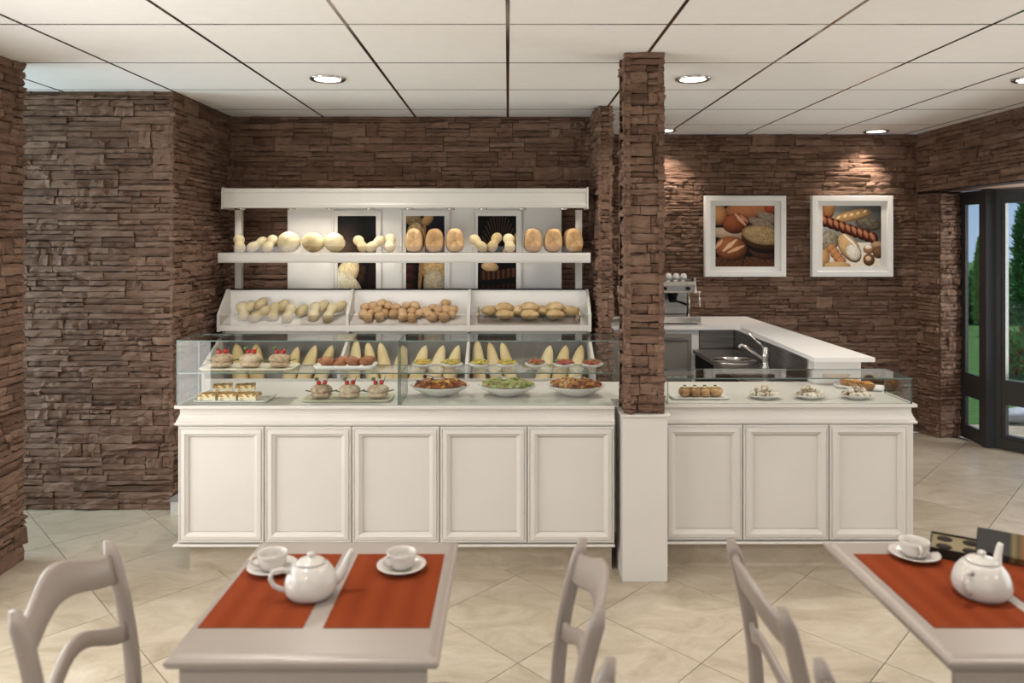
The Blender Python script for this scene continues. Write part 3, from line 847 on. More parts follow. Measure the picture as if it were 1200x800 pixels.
def paint_oven(n):
    img, X, Y = painter(n)
    img[:] = (.045, .038, .05)
    g = np.clip(1.1 - np.hypot((X - .12) / .8, (Y - .42) / .42), 0, 1); img += g[..., None] * np.array((.34, .27, .22))
    img[(Y < .10)] = (.10, .07, .05); img[(Y < .06)] = (.03, .025, .025)
    img[X > .94] = (.01, .01, .01)
    for k in range(4): ell(img, X, Y, .80 + k * .06, .82, .03, .26, .12, (.20, .13, .10), .6)
    for k, (x, y) in enumerate(((.55, .62), (.66, .68), (.52, .72), (.62, .78))): ell(img, X, Y, x, y, .09, .07, 0, (.32, .20, .13), .7, tex=.2)
    ell(img, X, Y, .24, .72, .33, .17, -.35, (.92, .80, .56), .5, tex=.14); ell(img, X, Y, .22, .90, .44, .20, .25, (.94, .86, .68), .5, tex=.14); ell(img, X, Y, .5, .98, .2, .08, .1, (.75, .55, .32), .5, tex=.2)
    return img

def paint_spoon(n):
    img, X, Y = painter(n)
    img[:] = (.06, .05, .055); k = (X > .55) & (Y < .45); img[k] = (.17, .17, .21)
    ell(img, X, Y, .20, .06, .25, .08, .1, (.62, .50, .32), .5, tex=.2); ell(img, X, Y, .26, .22, .22, .13, 0, (.80, .66, .44), .6, tex=.2)
    for y in (.66, .76, .88): ell(img, X, Y, .10, y, .16, .06, 0, (.34, .16, .12), .7, tex=.3)
    ell(img, X, Y, .13, .97, .16, .06, 0, (.70, .62, .48), .5, tex=.3)
    band(img, X, Y, X > -1, .50, .05, .33, 1.0, .065, (.74, .52, .28)); ell(img, X, Y, .56, .05, .16, .07, -.3, (.80, .58, .32), .5)
    ell(img, X, Y, .78, .70, .36, .17, .1, (.80, .62, .36), .5, tex=.2); ell(img, X, Y, .75, .86, .30, .19, .12, (.78, .70, .54), .6, tex=.14)
    return img

def paint_basket(n):
    img, X, Y = painter(n)
    img[:] = (.05, .035, .03); img[Y < .05] = (.12, .10, .09); img[(Y < .12) & (X > .08) & (X < .92)] = (.015, .015, .018)
    r = np.hypot((X - .55), (Y - .50) * .9); a = np.arctan2(Y - .50, X - .55)
    k = (r < .48) & (r > .2) & (Y < .52); img[k] = (np.array((.34, .24, .17)) * (.55 + .45 * np.sin(a * 40))[..., None])[k]
    for q in range(6): ell(img, X, Y, .72 + .05 * q, .34 - .03 * q + .1, .12, .055, -.7, (.78, .60, .38), .6, tex=.1)
    ell(img, X, Y, .32, .63, .22, .06, .05, (.80, .62, .40), .5, tex=.1)
    for y, c in ((.72, (.30, .18, .12)), (.90, (.22, .13, .09))):
        k = np.abs(Y - y - .02 * np.sin(X * 5)) < .055; img[k] = (np.array(c) * (1 + .3 * np.sin(X * 50)[..., None]))[k]
    img[np.abs(Y - .815 + .03 * X) < .018] = (.01, .01, .01)
    k = (Y > .955) & (X > .35); img[k] = (.50, .46, .40)
    img[X < .07] *= .3
    return img

PRINT = bpy.data.materials.new('picture_print'); PRINT.use_nodes = True
_a = nd(PRINT, 'ShaderNodeVertexColor'); _a.layer_name = 'ink'
ln(PRINT, _a.outputs[0], PRINT.node_tree.nodes['Principled BSDF'].inputs['Base Color']); PRINT.node_tree.nodes['Principled BSDF'].inputs['Roughness'].default_value = .5; PRINT.node_tree.nodes['Principled BSDF'].inputs['Specular IOR Level'].default_value = .15

def print_mesh(name, img, w, h, parent, y):
    n = img.shape[0]
    xs_ = (np.arange(n) / (n - 1) - .5) * w; zs = (.5 - np.arange(n) / (n - 1)) * h
    V = np.zeros((n, n, 3)); V[..., 0] = xs_[None, :]; V[..., 1] = y; V[..., 2] = zs[:, None]
    idx = np.arange(n * n).reshape(n, n)
    Fq = np.stack([idx[:-1, :-1], idx[1:, :-1], idx[1:, 1:], idx[:-1, 1:]], -1).reshape(-1, 4)
    me = bpy.data.meshes.new(name); me.from_pydata(V.reshape(-1, 3).tolist(), [], Fq.tolist())
    ca = me.color_attributes.new('ink', 'FLOAT_COLOR', 'POINT')
    g_ = img.mean(2, keepdims=True); gr = np.random.default_rng(5).normal(1, .07, img.shape[:2] + (1,))
    img = np.clip((g_ + (img - g_) * .62 - .40) * 1.30 + .42, .01, 1) * gr
    lin = np.clip(img, 0, 1) ** 2.2
    ca.data.foreach_set('color', np.concatenate([lin.reshape(-1, 3), np.ones((n * n, 1))], 1).astype(np.float32).ravel())
    me.materials.append(PRINT); me.update()
    o = bpy.data.objects.new(name, me); COL.objects.link(o); o.parent = parent
    return o

def picture(label, loc, w, h, iw, ih, img, depth, fw, group=None):
    t = thing('framed_picture', label, 'picture', loc, 0, group)
    fr = MB()
    rings = []
    for i, p in [(0, 0), (0, depth), (.004, depth + .004), (fw, depth + .004), (fw + .004, depth), (fw + .006, depth - min(.018, depth * .6))]:
        rings.append([(-w / 2 + i, -p, -h / 2 + i), (w / 2 - i, -p, -h / 2 + i), (w / 2 - i, -p, h / 2 - i), (-w / 2 + i, -p, h / 2 - i)])
    fr.loft(rings, False); fr.build('frame', M['white'], t)
    rc = min(.016, depth * .4)
    mt = MB(); a, b = w / 2 - fw - .004, h / 2 - fw - .004
    mt.loft([[(-a, -depth + rc, -b), (a, -depth + rc, -b), (a, -depth + rc, b), (-a, -depth + rc, b)], [(-iw / 2, -depth + rc, -ih / 2), (iw / 2, -depth + rc, -ih / 2), (iw / 2, -depth + rc, ih / 2), (-iw / 2, -depth + rc, ih / 2)], [(-iw / 2, -depth + rc + .004, -ih / 2), (iw / 2, -depth + rc + .004, -ih / 2), (iw / 2, -depth + rc + .004, ih / 2), (-iw / 2, -depth + rc + .004, ih / 2)]], False)
    mt.build('mount', M['plate'], t)
    print_mesh('print', img, iw + .004, ih + .004, t, -depth + rc + .005)
    return t
k = 6.80 / F
picture('square white-framed photo of brown rolls and sliced bread, left of two', (ax(873.5, 6.80), YR - .035, EYE + (CY - 276.7) * k), 95 * k, 95 * k, 69.5 * k, 71.5 * k, paint_rolls(150), .05, .045, 'bread pictures on the bar wall')
picture('square white-framed photo of a braided loaf and croissants, right of two', (ax(999, 6.80), YR - .035, EYE + (CY - 276.7) * k), 95 * k, 95 * k, 69 * k, 71.5 * k, paint_braid(150), .05, .045, 'bread pictures on the bar wall')

# white panel and its three pictures behind the bread shelf
YP = YB - .062
o = MB().box(ax(337, YP), ax(658, YP), YP, YP + .012, .95, 2.0).build('backing_panel', M['white']); tag(o, 'plain white panel on the stone wall behind the bread shelf', 'panel')
k = YP / F
for px, fn, lb in ((418.5, paint_oven, 'tall white-framed photo of pale dough, leftmost behind the bread shelf'), (498.5, paint_spoon, 'tall white-framed photo with a wooden spoon, middle one behind the bread shelf'), (582.5, paint_basket, 'tall white-framed photo of a dark bread basket, rightmost behind the bread shelf')):
    picture(lb, (ax(px, YP), YP - .002, EYE + (CY - 300) * k), 58 * k, 108 * k, 45 * k, 94 * k, fn(110), .018, .012, 'pictures behind the bread shelf')

# ================================================================== BREAD SHELF
XL, XR = -2.05, .578
t = thing('bread_shelf', 'white wall shelving for bread with a lit canopy, one shelf and slanted bins', 'shelf', (-.736, 5.6, 0))
def shp(mb, name, m, par=t, **kw):
    o = mb.build(name, m, par, **kw); o.matrix_basis = Matrix.Translation(-t.location) if par == t else Matrix.Identity(4); return o
# canopy: moulded front, closed ends
prof = [(5.452, 1.965), (5.447, 1.985), (5.452, 2.002), (5.458, 2.006), (5.458, 2.070), (5.452, 2.074), (5.448, 2.090), (5.452, 2.104), (5.66, 2.104), (5.66, 1.985), (5.50, 1.965)]
shp(MB().loft([[(x, y, z) for y, z in prof] for x in (XL + .012, XR - .012)]), 'canopy', PR)
ep = [(5.44, 1.957), (5.44, 2.09), (5.452, 2.112), (5.67, 2.112), (5.67, 1.957)]
for a, b in ((XL, XL + .0115), (XR - .0115, XR)): shp(MB().loft([[(x, y, z) for y, z in ep] for x in (a, b)]), 'canopy_end', PR)
for x in (XL + .05, XR - .05): shp(MB().box(x - .024, x + .024, 5.64, 5.685, .101, 1.956), 'post', M['grey'] if 0 else PR)
# shelf with a clear lip
sp = [(5.42, 1.572), (5.415, 1.585), (5.415, 1.628), (5.42, 1.642), (5.66, 1.642), (5.66, 1.60), (5.45, 1.572)]
shp(MB().loft([[(x, y, z) for y, z in sp] for x in (XL - .015, XR + .012)]), 'shelf_board', PR)
shp(MB().box(XL + .01, XR - .01, 5.43, 5.434, 1.6425, 1.690), 'clear_lip', M['acryl'])
# slanted bins
DIV = [XL, -1.137, -.278, XR + .004]
shp(MB().box(XL, XR, 5.60, 5.612, 1.10, 1.366), 'bin_back', M['white'])
shp(MB().box(XL, XR, 5.595, 5.615, 1.3662, 1.376), 'bin_top_edge', M['black'])
fl_ = [(5.40, 1.118), (5.40, 1.130), (5.598, 1.190), (5.598, 1.178)]
shp(MB().loft([[(x, y, z) for y, z in fl_] for x in (XL, XR)]), 'bin_floor', M['white'])
shp(MB().box(XL, XR, 5.385, 5.399, 1.088, 1.128), 'bin_front', PR, bevel=.003)
shp(MB().box(XL + .01, XR - .01, 5.391, 5.394, 1.1285, 1.200), 'clear_lip', M['acryl'])
for x in DIV:
    pf = [(5.382, 1.085), (5.382, 1.205), (5.565, 1.372), (5.60, 1.372), (5.60, 1.085)]
    shp(MB().loft([[(q, y, z) for y, z in pf] for q in (x - .010, x + .010)]), 'bin_divider', PR)
# lower baguette bins
shp(MB().box(XL, XR, 5.50, 5.60, 1.045, 1.0845), 'lower_rail', PR, bevel=.004)
bk = [(5.575, 1.044), (5.56, 1.044), (5.36, .46), (5.36, .45), (5.575, .45)]
shp(MB().loft([[(x, y, z) for y, z in bk] for x in (XL, XR)]), 'baguette_back', M['bpanel'] if 'bpanel' in M else M['grey'])
shp(MB().box(XL, XR, 5.115, 5.127, .101, .80), 'lower_front', PR)
shp(MB().box(XL, XR, 5.128, 5.359, .44, .45), 'baguette_floor', M['white'])
for x in DIV:
    pf = [(5.11, .101), (5.11, .879), (5.125, .895), (5.50, 1.075), (5.55, 1.075), (5.55, .101)]
    shp(MB().loft([[(q, y, z) for y, z in pf] for q in (x - .010, x + .010)]), 'lower_divider', PR)
# spots under the canopy
for px, e in ((282, 1.5), (341, 5), (386, 5), (433, 3.2), (479, 2.0), (528, 2.0), (566, 2.0), (612, 2.0), (661, 2.0)):
    x = ax(px, 5.48); ys_ = 5.50
    o = MB().lathe([(.001, -.006), (.020, -.0055), (.021, -.0125), (.028, -.013), (.030, -.008), (.030, 0), (.001, 0)], (x, 5.50, 1.9645), 18).build('spot_ring', M['chrome'], t, True); o.matrix_basis = Matrix.Translation(-t.location)
    d = MB().lathe([(.001, -.0075), (.0195, -.0075), (.0195, -.006), (.001, -.006)], (x, 5.50, 1.9645), 14).build('spot_lens', M['spotlamp'], o)
    light('shelf_spot_lamp', 'SPOT', (x, 5.50, 1.945), (math.radians(30 if e > 3 else 14), 0, 0), e, (1, .9, .76), spot_size=math.radians(125), spot_blend=.8, shadow_soft_size=.02)

# ================================================================== BREAD
D = {}
def dough(name, a, b, c, scale=9, bump=.25, fr=.22): return noisy(name, [(.25, a), (.5, b), (.75, c)], scale, rough=.62, bump=bump, objrand=fr, spec=.3, bscale=45)
D['roll'] = dough('pale_crust', (.42, .32, .16), (.62, .53, .33), (.73, .66, .47))
D['loaf'] = dough('tan_crust', (.42, .255, .115), (.54, .345, .17), (.62, .43, .24))
D['crust'] = dough('dark_crust', (.20, .105, .045), (.28, .16, .075), (.36, .21, .10))
D['bun'] = dough('bun_crust', (.36, .215, .10), (.50, .32, .165), (.58, .41, .24))
D['rustic'] = dough('rustic_crust', (.40, .27, .12), (.56, .40, .20), (.68, .53, .30), 22, .8)
D['baguette'] = dough('baguette_crust', (.50, .36, .15), (.66, .52, .27), (.76, .65, .40), 5)
D['seeded'] = dough('seeded_crust', (.30, .19, .11), (.52, .39, .27), (.68, .56, .43), 55, .9)
D['crack'] = mat('score_crease', (.40, .27, .11), .8)

def two_lobe(L, r):
    """roll pinched into two round halves, long axis on z"""
    mb = MB(); pr = []
    for i in range(21):
        q = -1 + 2 * i / 20
        a = 1 - ((abs(q) - .48) / .54) ** 2
        k = math.sqrt(max(a, 0.0)); w = .70 + .30 * min(1, abs(q) / .30) ** 2
        if abs(q) < .48: k = w + (1 - w) * 0
        if abs(q) < .48: k = .74 + .26 * math.sin(PI / 2 * abs(q) / .48)
        pr.append((r * k, q * L / 2))
    mb.lathe(pr, seg=16, sy=.9)
    return mb
def mesh_of(mb, name, mats, smooth=True):
    o = mb.build(name, mats, None, smooth); me = o.data; bpy.data.objects.remove(o); return me

ROLL = mesh_of(two_lobe(.150, .041), 'bread_roll', D['roll'])
ROUND_ = mesh_of(MB().ball((0, 0, 0), (.085, .075, .076), 28, 18, None, lambda d: 1 - .11 * math.exp(-((d.z * .8 - d.x * .55 + .05) / .06) ** 2) - .05 * math.exp(-((d.z * .8 - d.x * .55 - .42) / .05) ** 2) + .008 * math.sin(9 * d.x + 4 * d.z)), 'round_loaf', D['roll'])
OVAL = mesh_of(MB().ball((0, 0, 0), (.040, .040, .056), 20, 14, None, lambda d: 1 - .05 * math.exp(-((d.x + .1) / .09) ** 2) * (d.y < .3)), 'oval_roll', D['roll'])

def place(name, me, loc, rot, label, cat, group, scale=1.0):
    o = bpy.data.objects.new(name, me); COL.objects.link(o)
    o.location = loc; o.rotation_euler = rot; o.scale = (scale,) * 3
    return tag(o, label, cat, group)

rnd = random.Random(3)
YS = 5.535
# two-lobed rolls and round loaves on the shelf
G1 = 'rolls on the bread shelf'
shelf_rolls = [((100, 225), (115, 270), 'pale pinched roll at the far left end of the upper shelf'), ((240, 230), (185, 265), 'pale pinched roll tilted right, second from the left on the upper shelf'), ((310, 225), (290, 270), 'pale pinched roll just left of the round loaves on the shelf')]
def seg_roll(p, q, Y, label, cat, group, name='bread_roll', me=None, ln_=.150):
    P, Q = at(*p, Y), at(*q, Y + .0)
    P.y += .035                                  # upper half leans back
    d = (P - Q); c = (P + Q) / 2
    L = d.length + .076
    rot = d.to_track_quat('Z', 'Y').to_euler()
    o = place(name, me or ROLL, c, rot, label, cat, group)
    o.scale = (1, 1, L / ln_)
    return o
for a, b, lb in shelf_rolls: seg_roll((260 + a[0] / 5.336, 240 + a[1] / 5.336), (260 + b[0] / 5.336, 240 + b[1] / 5.336), YS, lb, 'bread roll', G1)
for a, b, lb in (((205, 230), (238, 272), 'pale pinched roll tilted left, directly right of the round loaves'), ((345, 226), (292, 268), 'pale pinched roll tilted right, second one right of the round loaves'), ((405, 222), (405, 274), 'upright pale roll, third one right of the round loaves')):
    seg_roll((380 + a[0] / 5.33, 240 + a[1] / 5.33), (380 + b[0] / 5.33, 240 + b[1] / 5.33), YS, lb, 'bread roll', G1)
for a, b, lb in (((85, 222), (135, 272), 'pale roll tilted left, between the two groups of tall loaves'), ((225, 205), (195, 262), 'thick pale roll leaning right, between the two groups of tall loaves'), ((298, 215), (308, 268), 'upright pale roll just left of the right-hand tall loaves')):
    seg_roll((540 + a[0] / 5.33, 240 + a[1] / 5.33), (540 + b[0] / 5.33, 240 + b[1] / 5.33), YS, lb, 'bread roll', G1)
for k, px in enumerate((338.5, 367, 391.8)):
    place('round_loaf', ROUND_, at(px, 284.0, YS + .02), (rnd.uniform(-.1, .1), rnd.uniform(-.15, .15), rnd.uniform(-.2, .2)), 'round scored pale loaf on the upper shelf, %s of three' % ('left', 'middle', 'right')[k], 'bread', 'round loaves on the bread shelf', (1, .97, .93)[k])
# tall tin loaves showing their pale cut end
def tin_loaf():
    out = []
    N = 28
    for j in range(N):
        a = 2 * PI * j / N; c, s = math.cos(a), math.sin(a)
        x = .066 * math.copysign(abs(c) ** .72, c); z = .087 * math.copysign(abs(s) ** .75, s)
        x *= 1 - .14 * max(0, z / .087) + .06 * max(0, -z / .087)
        out.append((x, z))
    body = MB().loft([[(x * k, y, z * k) for x, z in out] for k, y in ((.93, -.052), (1, -.040), (1.02, 0.0), (1, .045), (.9, .060))])
    face = MB(); rings = []
    for k, y in ((.95, -.0535), (.90, -.062), (.62, -.064), (.30, -.058), (.02, -.056)):
        rings.append([(x * k, y - .004 * math.sin(5 * x / .066 + 4 * z / .087), z * k) for x, z in out])
    face.loft(rings[::-1], False)
    return body, face
bo, fa = tin_loaf()
proto = None
for k, px in enumerate((486, 509.5, 533, 624.5, 648, 671.5)):
    lb = ('tall tan tin loaf, %s of the three in the middle of the shelf' if k < 3 else 'tall tan tin loaf, %s of the three at the right end of the shelf') % ('left', 'middle', 'right')[k % 3]
    if proto is None:
        proto = o = thing('tin_loaf', lb, 'bread', (0, 0, 0), 0, 'tin loaves on the bread shelf')
        bo.build('crust', D['crust'], o, True); fa.build('cut_end', D['loaf'], o, True)
    else: o = copy_tree(proto, lb)
    o.location = at(px, 283.0, YS + .03); o.location.z = 1.6425 + .0885; o.rotation_euler = (rnd.uniform(-.05, .0), rnd.uniform(-.04, .04), rnd.uniform(-.15, .15))

# left bin
YBN = 5.48
G2 = 'rolls in the left bread bin'
for k, (a, b, lb) in enumerate((((108, 660), (132, 712), 'at the left end'), ((265, 668), (205, 708), 'tilted right, second from the left'), ((320, 665), (316, 712), 'third from the left'), ((425, 662), (411, 712), 'in the middle'), ((575, 664), (570, 714), 'second from the right'), ((688, 660), (664, 714), 'next to the divider'))):
    seg_roll((260 + a[0] / 5.336, 240 + a[1] / 5.336), (260 + b[0] / 5.336, 240 + b[1] / 5.336), YBN - .03, 'pale two-part roll standing in the left bin, ' + lb, 'bread roll', G2)
for k, (x, y) in enumerate(((174, 638), (244, 618), (380, 630), (500, 660), (630, 634), (738, 636))):
    o = place('oval_roll', OVAL, at(260 + x / 5.336, 240 + y / 5.336, YBN + .055), (-.45, .75 if k != 5 else .9, 0), 'split oval roll lying behind the standing rolls in the left bin, %s from the left' % ORD[k], 'bread roll', G2, 1.0)
    o.scale = (.92, .92, 1.0)

# heaps of small buns
def bun(seed):
    r = random.Random(seed); q = [r.uniform(0, 6) for _ in range(4)]
    return mesh_of(MB().ball((0, 0, 0), (.037, .035, .029), 12, 8, None, lambda d: 1 + .07 * math.sin(3 * d.x + q[0]) + .06 * math.sin(4 * d.y + q[1]) + .05 * math.sin(4 * d.z + q[2])), 'small_bun', D['bun'])
BUNS = [bun(k) for k in range(6)]
heaps = {'left': [(255, 640), (305, 632), (360, 614), (398, 630), (245, 686), (294, 676), (336, 660), (375, 676), (273, 720), (345, 710)],
         'middle': [(445, 642), (516, 630), (570, 630), (436, 690), (488, 670), (550, 665), (590, 686), (490, 714), (548, 716)],
         'right': [(640, 665), (681, 642), (760, 614), (660, 690), (714, 655), (715, 686), (762, 656), (806, 656), (674, 720), (745, 720), (795, 698)]}
for hn, lst in heaps.items():
    rows = {'top': [], 'middle': [], 'bottom': []}
    for p in lst: rows['top' if p[1] < 648 else 'middle' if p[1] < 700 else 'bottom'].append(p)
    for rn, ps in rows.items():
        ps.sort()
        for k, (x, y) in enumerate(ps):
            Yb = YBN + {'top': .075, 'middle': .025, 'bottom': -.035}[rn] + rnd.uniform(-.008, .008)
            o = place('small_bun', rnd.choice(BUNS), at(380 + x / 5.33, 240 + y / 5.33, Yb), (rnd.uniform(-.5, .5), rnd.uniform(-.6, .6), rnd.uniform(0, 6)),
                  'small brown bun in the %s heap of the middle bin, %s row, %s from left' % (hn, rn, ORD[k]), 'bun', 'small buns in the middle bin')
            o.scale = (1.05, 1.05, 1.15)
# tray of rustic loaves
tr = thing('bread_tray', 'clear tray with brass handles holding loaves in the right bin', 'tray', (0, 5.41, 1.1365))
tr.rotation_euler.x = .294
x0, x1 = ax(560.5, 5.44), ax(679, 5.44)
MB().box(x0, x1, .002, .17, 0, .005).box(x0, x1, .002, .005, .0055, .036).build('base', M['acryl'], tr)
hm = mat('brass_wire', (.55, .44, .22), .3, 1.0)
for x in (x0, x1): MB().tube([(x, .02, .006), (x, .02, .068), (x, .03, .078), (x, .13, .078), (x, .14, .068), (x, .14, .006)], .0055, 8).build('handle', hm, tr, True)
RUS = mesh_of(MB().ball((0, 0, 0), (.068, .05, .036), 20, 12, None, lambda d: 1 - .07 * math.exp(-((d.z - .55 - .2 * d.x) / .12) ** 2) + .03 * math.sin(8 * d.x + 3) * math.sin(6 * d.z)), 'rustic_loaf', D['rustic'])
for k, (x, y, dy, lb) in enumerate(((275, 692, -.035, 'front row, left'), (431, 692, -.035, 'front row, middle'), (592, 692, -.035, 'front row, right'), (272, 640, .01, 'on top, left'), (430, 637, .01, 'on top, middle'), (588, 637, .01, 'on top, right'), (182, 682, .045, 'back row, far left'), (352, 682, .05, 'back row, second from left'), (511, 682, .05, 'back row, third from left'), (682, 682, .045, 'back row, far right'))):
    place('rustic_loaf', RUS, at(540 + x / 5.33, 240 + y / 5.33, 5.49 + dy), (rnd.uniform(-.1, .1), rnd.uniform(-.06, .06), rnd.uniform(-.1, .1)), 'floury rustic loaf in the clear tray, ' + lb, 'bread', 'rustic loaves in the tray')

# let every loaf and roll rest on the board or bin floor under it
def rest(names, fn):
    for o in [q for q in COL.objects if q.parent is None and q.name.split('.')[0] in names]:
        bpy.context.view_layer.update()
        ms = [o] if o.type == 'MESH' else list(o.children)
        P = [c.matrix_world @ v.co for c in ms for v in c.data.vertices]
        y0 = min(p.y for p in P); front = fn(o)[1]
        dy = max(0, front - y0)
        dy2 = min(0, 5.594 - (max(p.y for p in P) + dy)) if fn(o)[2] else 0
        dz = max(fn(o)[0](p.y + dy + dy2) - p.z for p in P)
        o.location.y += dy + dy2
        if dz > 0: o.location.z += dz
def surf(o):
    if o.location.z > 1.5: return (lambda y: 1.6432 if y < 5.66 else 0), 5.436, False
    g = .0098 if o.name.startswith('rustic') else .001
    return (lambda y: 1.1305 + (y - 5.40) * .303 + g), (5.419 if o.name.startswith('rustic') else 5.397), True
for k, o in enumerate([q for q in COL.objects if q.name.startswith('bread_roll')]): o.location.y += (.018 if k % 2 else -.012)
rest(('bread_roll', 'oval_roll', 'round_loaf', 'small_bun', 'rustic_loaf'), surf)

# baguettes leaning in the lower bins
def bag():
    mb = MB(); L = .56; rings = []
    for i in range(23):
        q = i / 22
        r = .058 * (1 - abs(2 * q - 1) ** 3.0) ** .66 + .0015
        ring = []
        for j in range(20):
            a = 2 * PI * j / 20
            g = 1 - .10 * math.exp(-(((a - 1.5 * PI + .25) / .12) ** 2)) * math.sin(PI * q)
            ring.append((r * g * math.cos(a), r * g * .8 * math.sin(a), (q - .5) * L))
        rings.append(ring)
    return mesh_of(mb.loft(rings), 'baguette', D['baguette'])
BAG = bag()
bl = [(277, 402, -1), (300, 402, -.6), (349, 406, .7), (370, 404, 1), (389.5, 404, 1), (418, 397, 0), (431, 400, -.8), (445.5, 400, -1), (474, 405, .6), (499, 404, 1), (519.5, 404, 1), (537.5, 404, 1), (559, 397, -.3), (573.5, 400, -.8), (588, 400, -1), (645, 404, 1), (663.5, 404, 1), (681.5, 404, 1)]
for k, (px, py, s) in enumerate(bl):
    tip = at(px, py, 5.455)
    n_ = k
    base = tip + Vector((-s * .135, -.20, -.50)); d = (tip - base).normalized()
    c = tip - d * .28
    bn = 'left' if px < 405 else 'middle' if px < 549 else 'right'
    idx = [q for q in bl if (q[0] < 405) == (px < 405) and (q[0] < 549) == (px < 549)].index((px, py, s))
    e = d.to_track_quat('Z', 'Y').to_euler()
    place('baguette', BAG, c, e, 'pale baguette leaning in the %s lower bin, %s from the left' % (bn, ORD[idx]), 'baguette', 'baguettes in the lower bins', .92 if s == 1 else 1.0).scale = (.76, .80, 1) if 550 < px < 600 or 400 < px < 450 else (.9, .92, 1)

# ================================================================== FOOD IN THE GLASS CASES
SHZ = SH + .0004; CT = WT + .0004
FD = {}
FD['leaf'] = noisy('salad_leaf', [(.3, (.05, .12, .02)), (.7, (.14, .25, .05))], 20, rough=.5)
FD['tomato'] = mat('tomato_skin', (.50, .025, .02), .2)
FD['olive'] = mat('green_olive', (.12, .14, .05), .3)
FD['pick'] = mat('dark_stick', (.08, .09, .03), .5)
FD['traycream'] = mat('cream_tray', (.72, .66, .53), .35)
FD['traygreen'] = mat('olive_tray', (.50, .50, .36), .35)
FD['cream'] = noisy('cream_filling', [(.40, (.62, .44, .20)), (.48, (.78, .70, .52)), (.62, (.86, .80, .66))], 45, rough=.5)
FD['sponge'] = noisy('topping_layer', [(.38, (.12, .17, .03)), (.44, (.50, .20, .05)), (.52, (.74, .48, .20)), (.58, (.86, .74, .48))], 55, rough=.6, bump=.4)
FD['roast'] = noisy('roast_crust', [(.3, (.17, .05, .02)), (.7, (.40, .14, .05))], 30, rough=.4, bump=.4)
FD['pastry'] = noisy('brown_pastry', [(.3, (.24, .11, .04)), (.7, (.50, .28, .11))], 25, rough=.5, bump=.3, objrand=.2)
FD['cookie'] = noisy('sugared_cookie', [(.36, (.20, .13, .08)), (.46, (.52, .42, .31)), (.62, (.80, .75, .67))], 60, rough=.8, bump=.5, objrand=.15)
FD['mold'] = mat('green_herb', (.03, .11, .07), .5)

def rounded_plate(mb, w, d, h, r, lift=.012, n=6):
    def rr(k, z, g):
        pts = []
        for cx, cy, a0 in ((1, 1, 0), (-1, 1, 90), (-1, -1, 180), (1, -1, 270)):
            for i in range(n):
                a = math.radians(a0 + 90 * i / (n - 1))
                pts.append((cx * (w / 2 - r) + cx * 0 + (r + g) * math.cos(a), cy * (d / 2 - r) + (r + g) * math.sin(a), z))
        return pts
    return mb.loft([rr(1, 0, -lift), rr(1, h, 0), rr(1, h + .002, -.003), rr(1, .006, -lift - .004)])

def tray(name, label, cat, px, py, Y, z, w, d, m, h=.010, rz=0, group=None):
    c = Vector((ax(px, Y), Y, z))
    o = rounded_plate(MB(), w, d, h, min(w, d) * .18).build(name, m, None, True); o.location = c; o.rotation_euler = (0, 0, rz)
    return tag(o, label, cat, group)

# filled seeded buns with two cherry tomatoes
def make_burger(label):
    t = thing('filled_bun', label, 'sandwich', (0, 0, 0), 0, 'filled seeded buns')
    MB().ball((0, 0, .020), (.060, .052, .021), 22, 10, None, lambda d: 1 + .02 * math.sin(7 * d.x)).build('bun_base', D['seeded'], t, True)
    MB().ball((0, 0, .046), (.063, .054, .034), 22, 12, None, lambda d: (1 + .015 * math.sin(9 * d.x + 5 * d.y)) * (1 if d.z > -.2 else .93)).build('bun_top', D['seeded'], t, True)
    for s, a in ((-1, .3), (1, -.2)):
        lf = MB().loft([[(s * (.045 + q * .045), a * .03 + w * .012 * math.sin(PI * (q * .8 + .15)), .030 + .012 * q + .004 * abs(w)) for w in (-1, -.3, .3, 1)] for q in (0, .33, .66, 1)], False, False)
        lf.loft([[(s * (.045 + q * .045), a * .03 + w * .012 * math.sin(PI * (q * .8 + .15)), .028 + .012 * q + .004 * abs(w)) for w in (-1, -.3, .3, 1)] for q in (0, .33, .66, 1)], False, False)
        lf.build('leaf', FD['leaf'], t, True)
    for x, h in ((-.014, .010), (.020, .012)):
        MB().ball((x, -.004, .078 + h), .0135, 14, 8).build('cherry_tomato', FD['tomato'], t, True)
    MB().tube([(.018, -.004, .05), (.042, -.004, .128)], .0022, 6).build('stick', FD['pick'], t)
    s_ = MB().tube([(-.012, -.004, .05), (-.026, -.004, .115)], .0022, 6).build('stick', FD['pick'], t)
    MB().ball((-.027, -.004, .110), (.0125, .0125, .011), 12, 8).build('olive', FD['olive'], s_, True)
    return t
tray('serving_tray', 'cream rectangular tray with three filled buns on the upper glass shelf', 'tray', 293.5, 430, 4.075, SHZ, .50, .20, FD['traycream'])
tray('serving_tray', 'olive-green tray with three filled buns on the counter', 'tray', 409, 467, 4.085, CT, .475, .20, FD['traygreen'])
bp = None
for k, (px, z, Y) in enumerate(((260.5, SHZ, 4.06), (294, SHZ, 4.06), (328, SHZ, 4.06), (376.5, CT, 4.07), (409.5, CT, 4.07), (443, CT, 4.07))):
    lb = 'filled seeded bun with two cherry tomatoes on the %s tray, %s of three' % ('upper cream' if k < 3 else 'lower green', ('left', 'middle', 'right')[k % 3])
    o = bp = make_burger(lb) if bp is None else copy_tree(bp, lb)
    if k == 0: bp = o
    o.location = (ax(px, Y), Y, z + .0082); o.rotation_euler = (0, 0, rnd.uniform(-.25, .25)); o.scale = (.93, .93, .93)

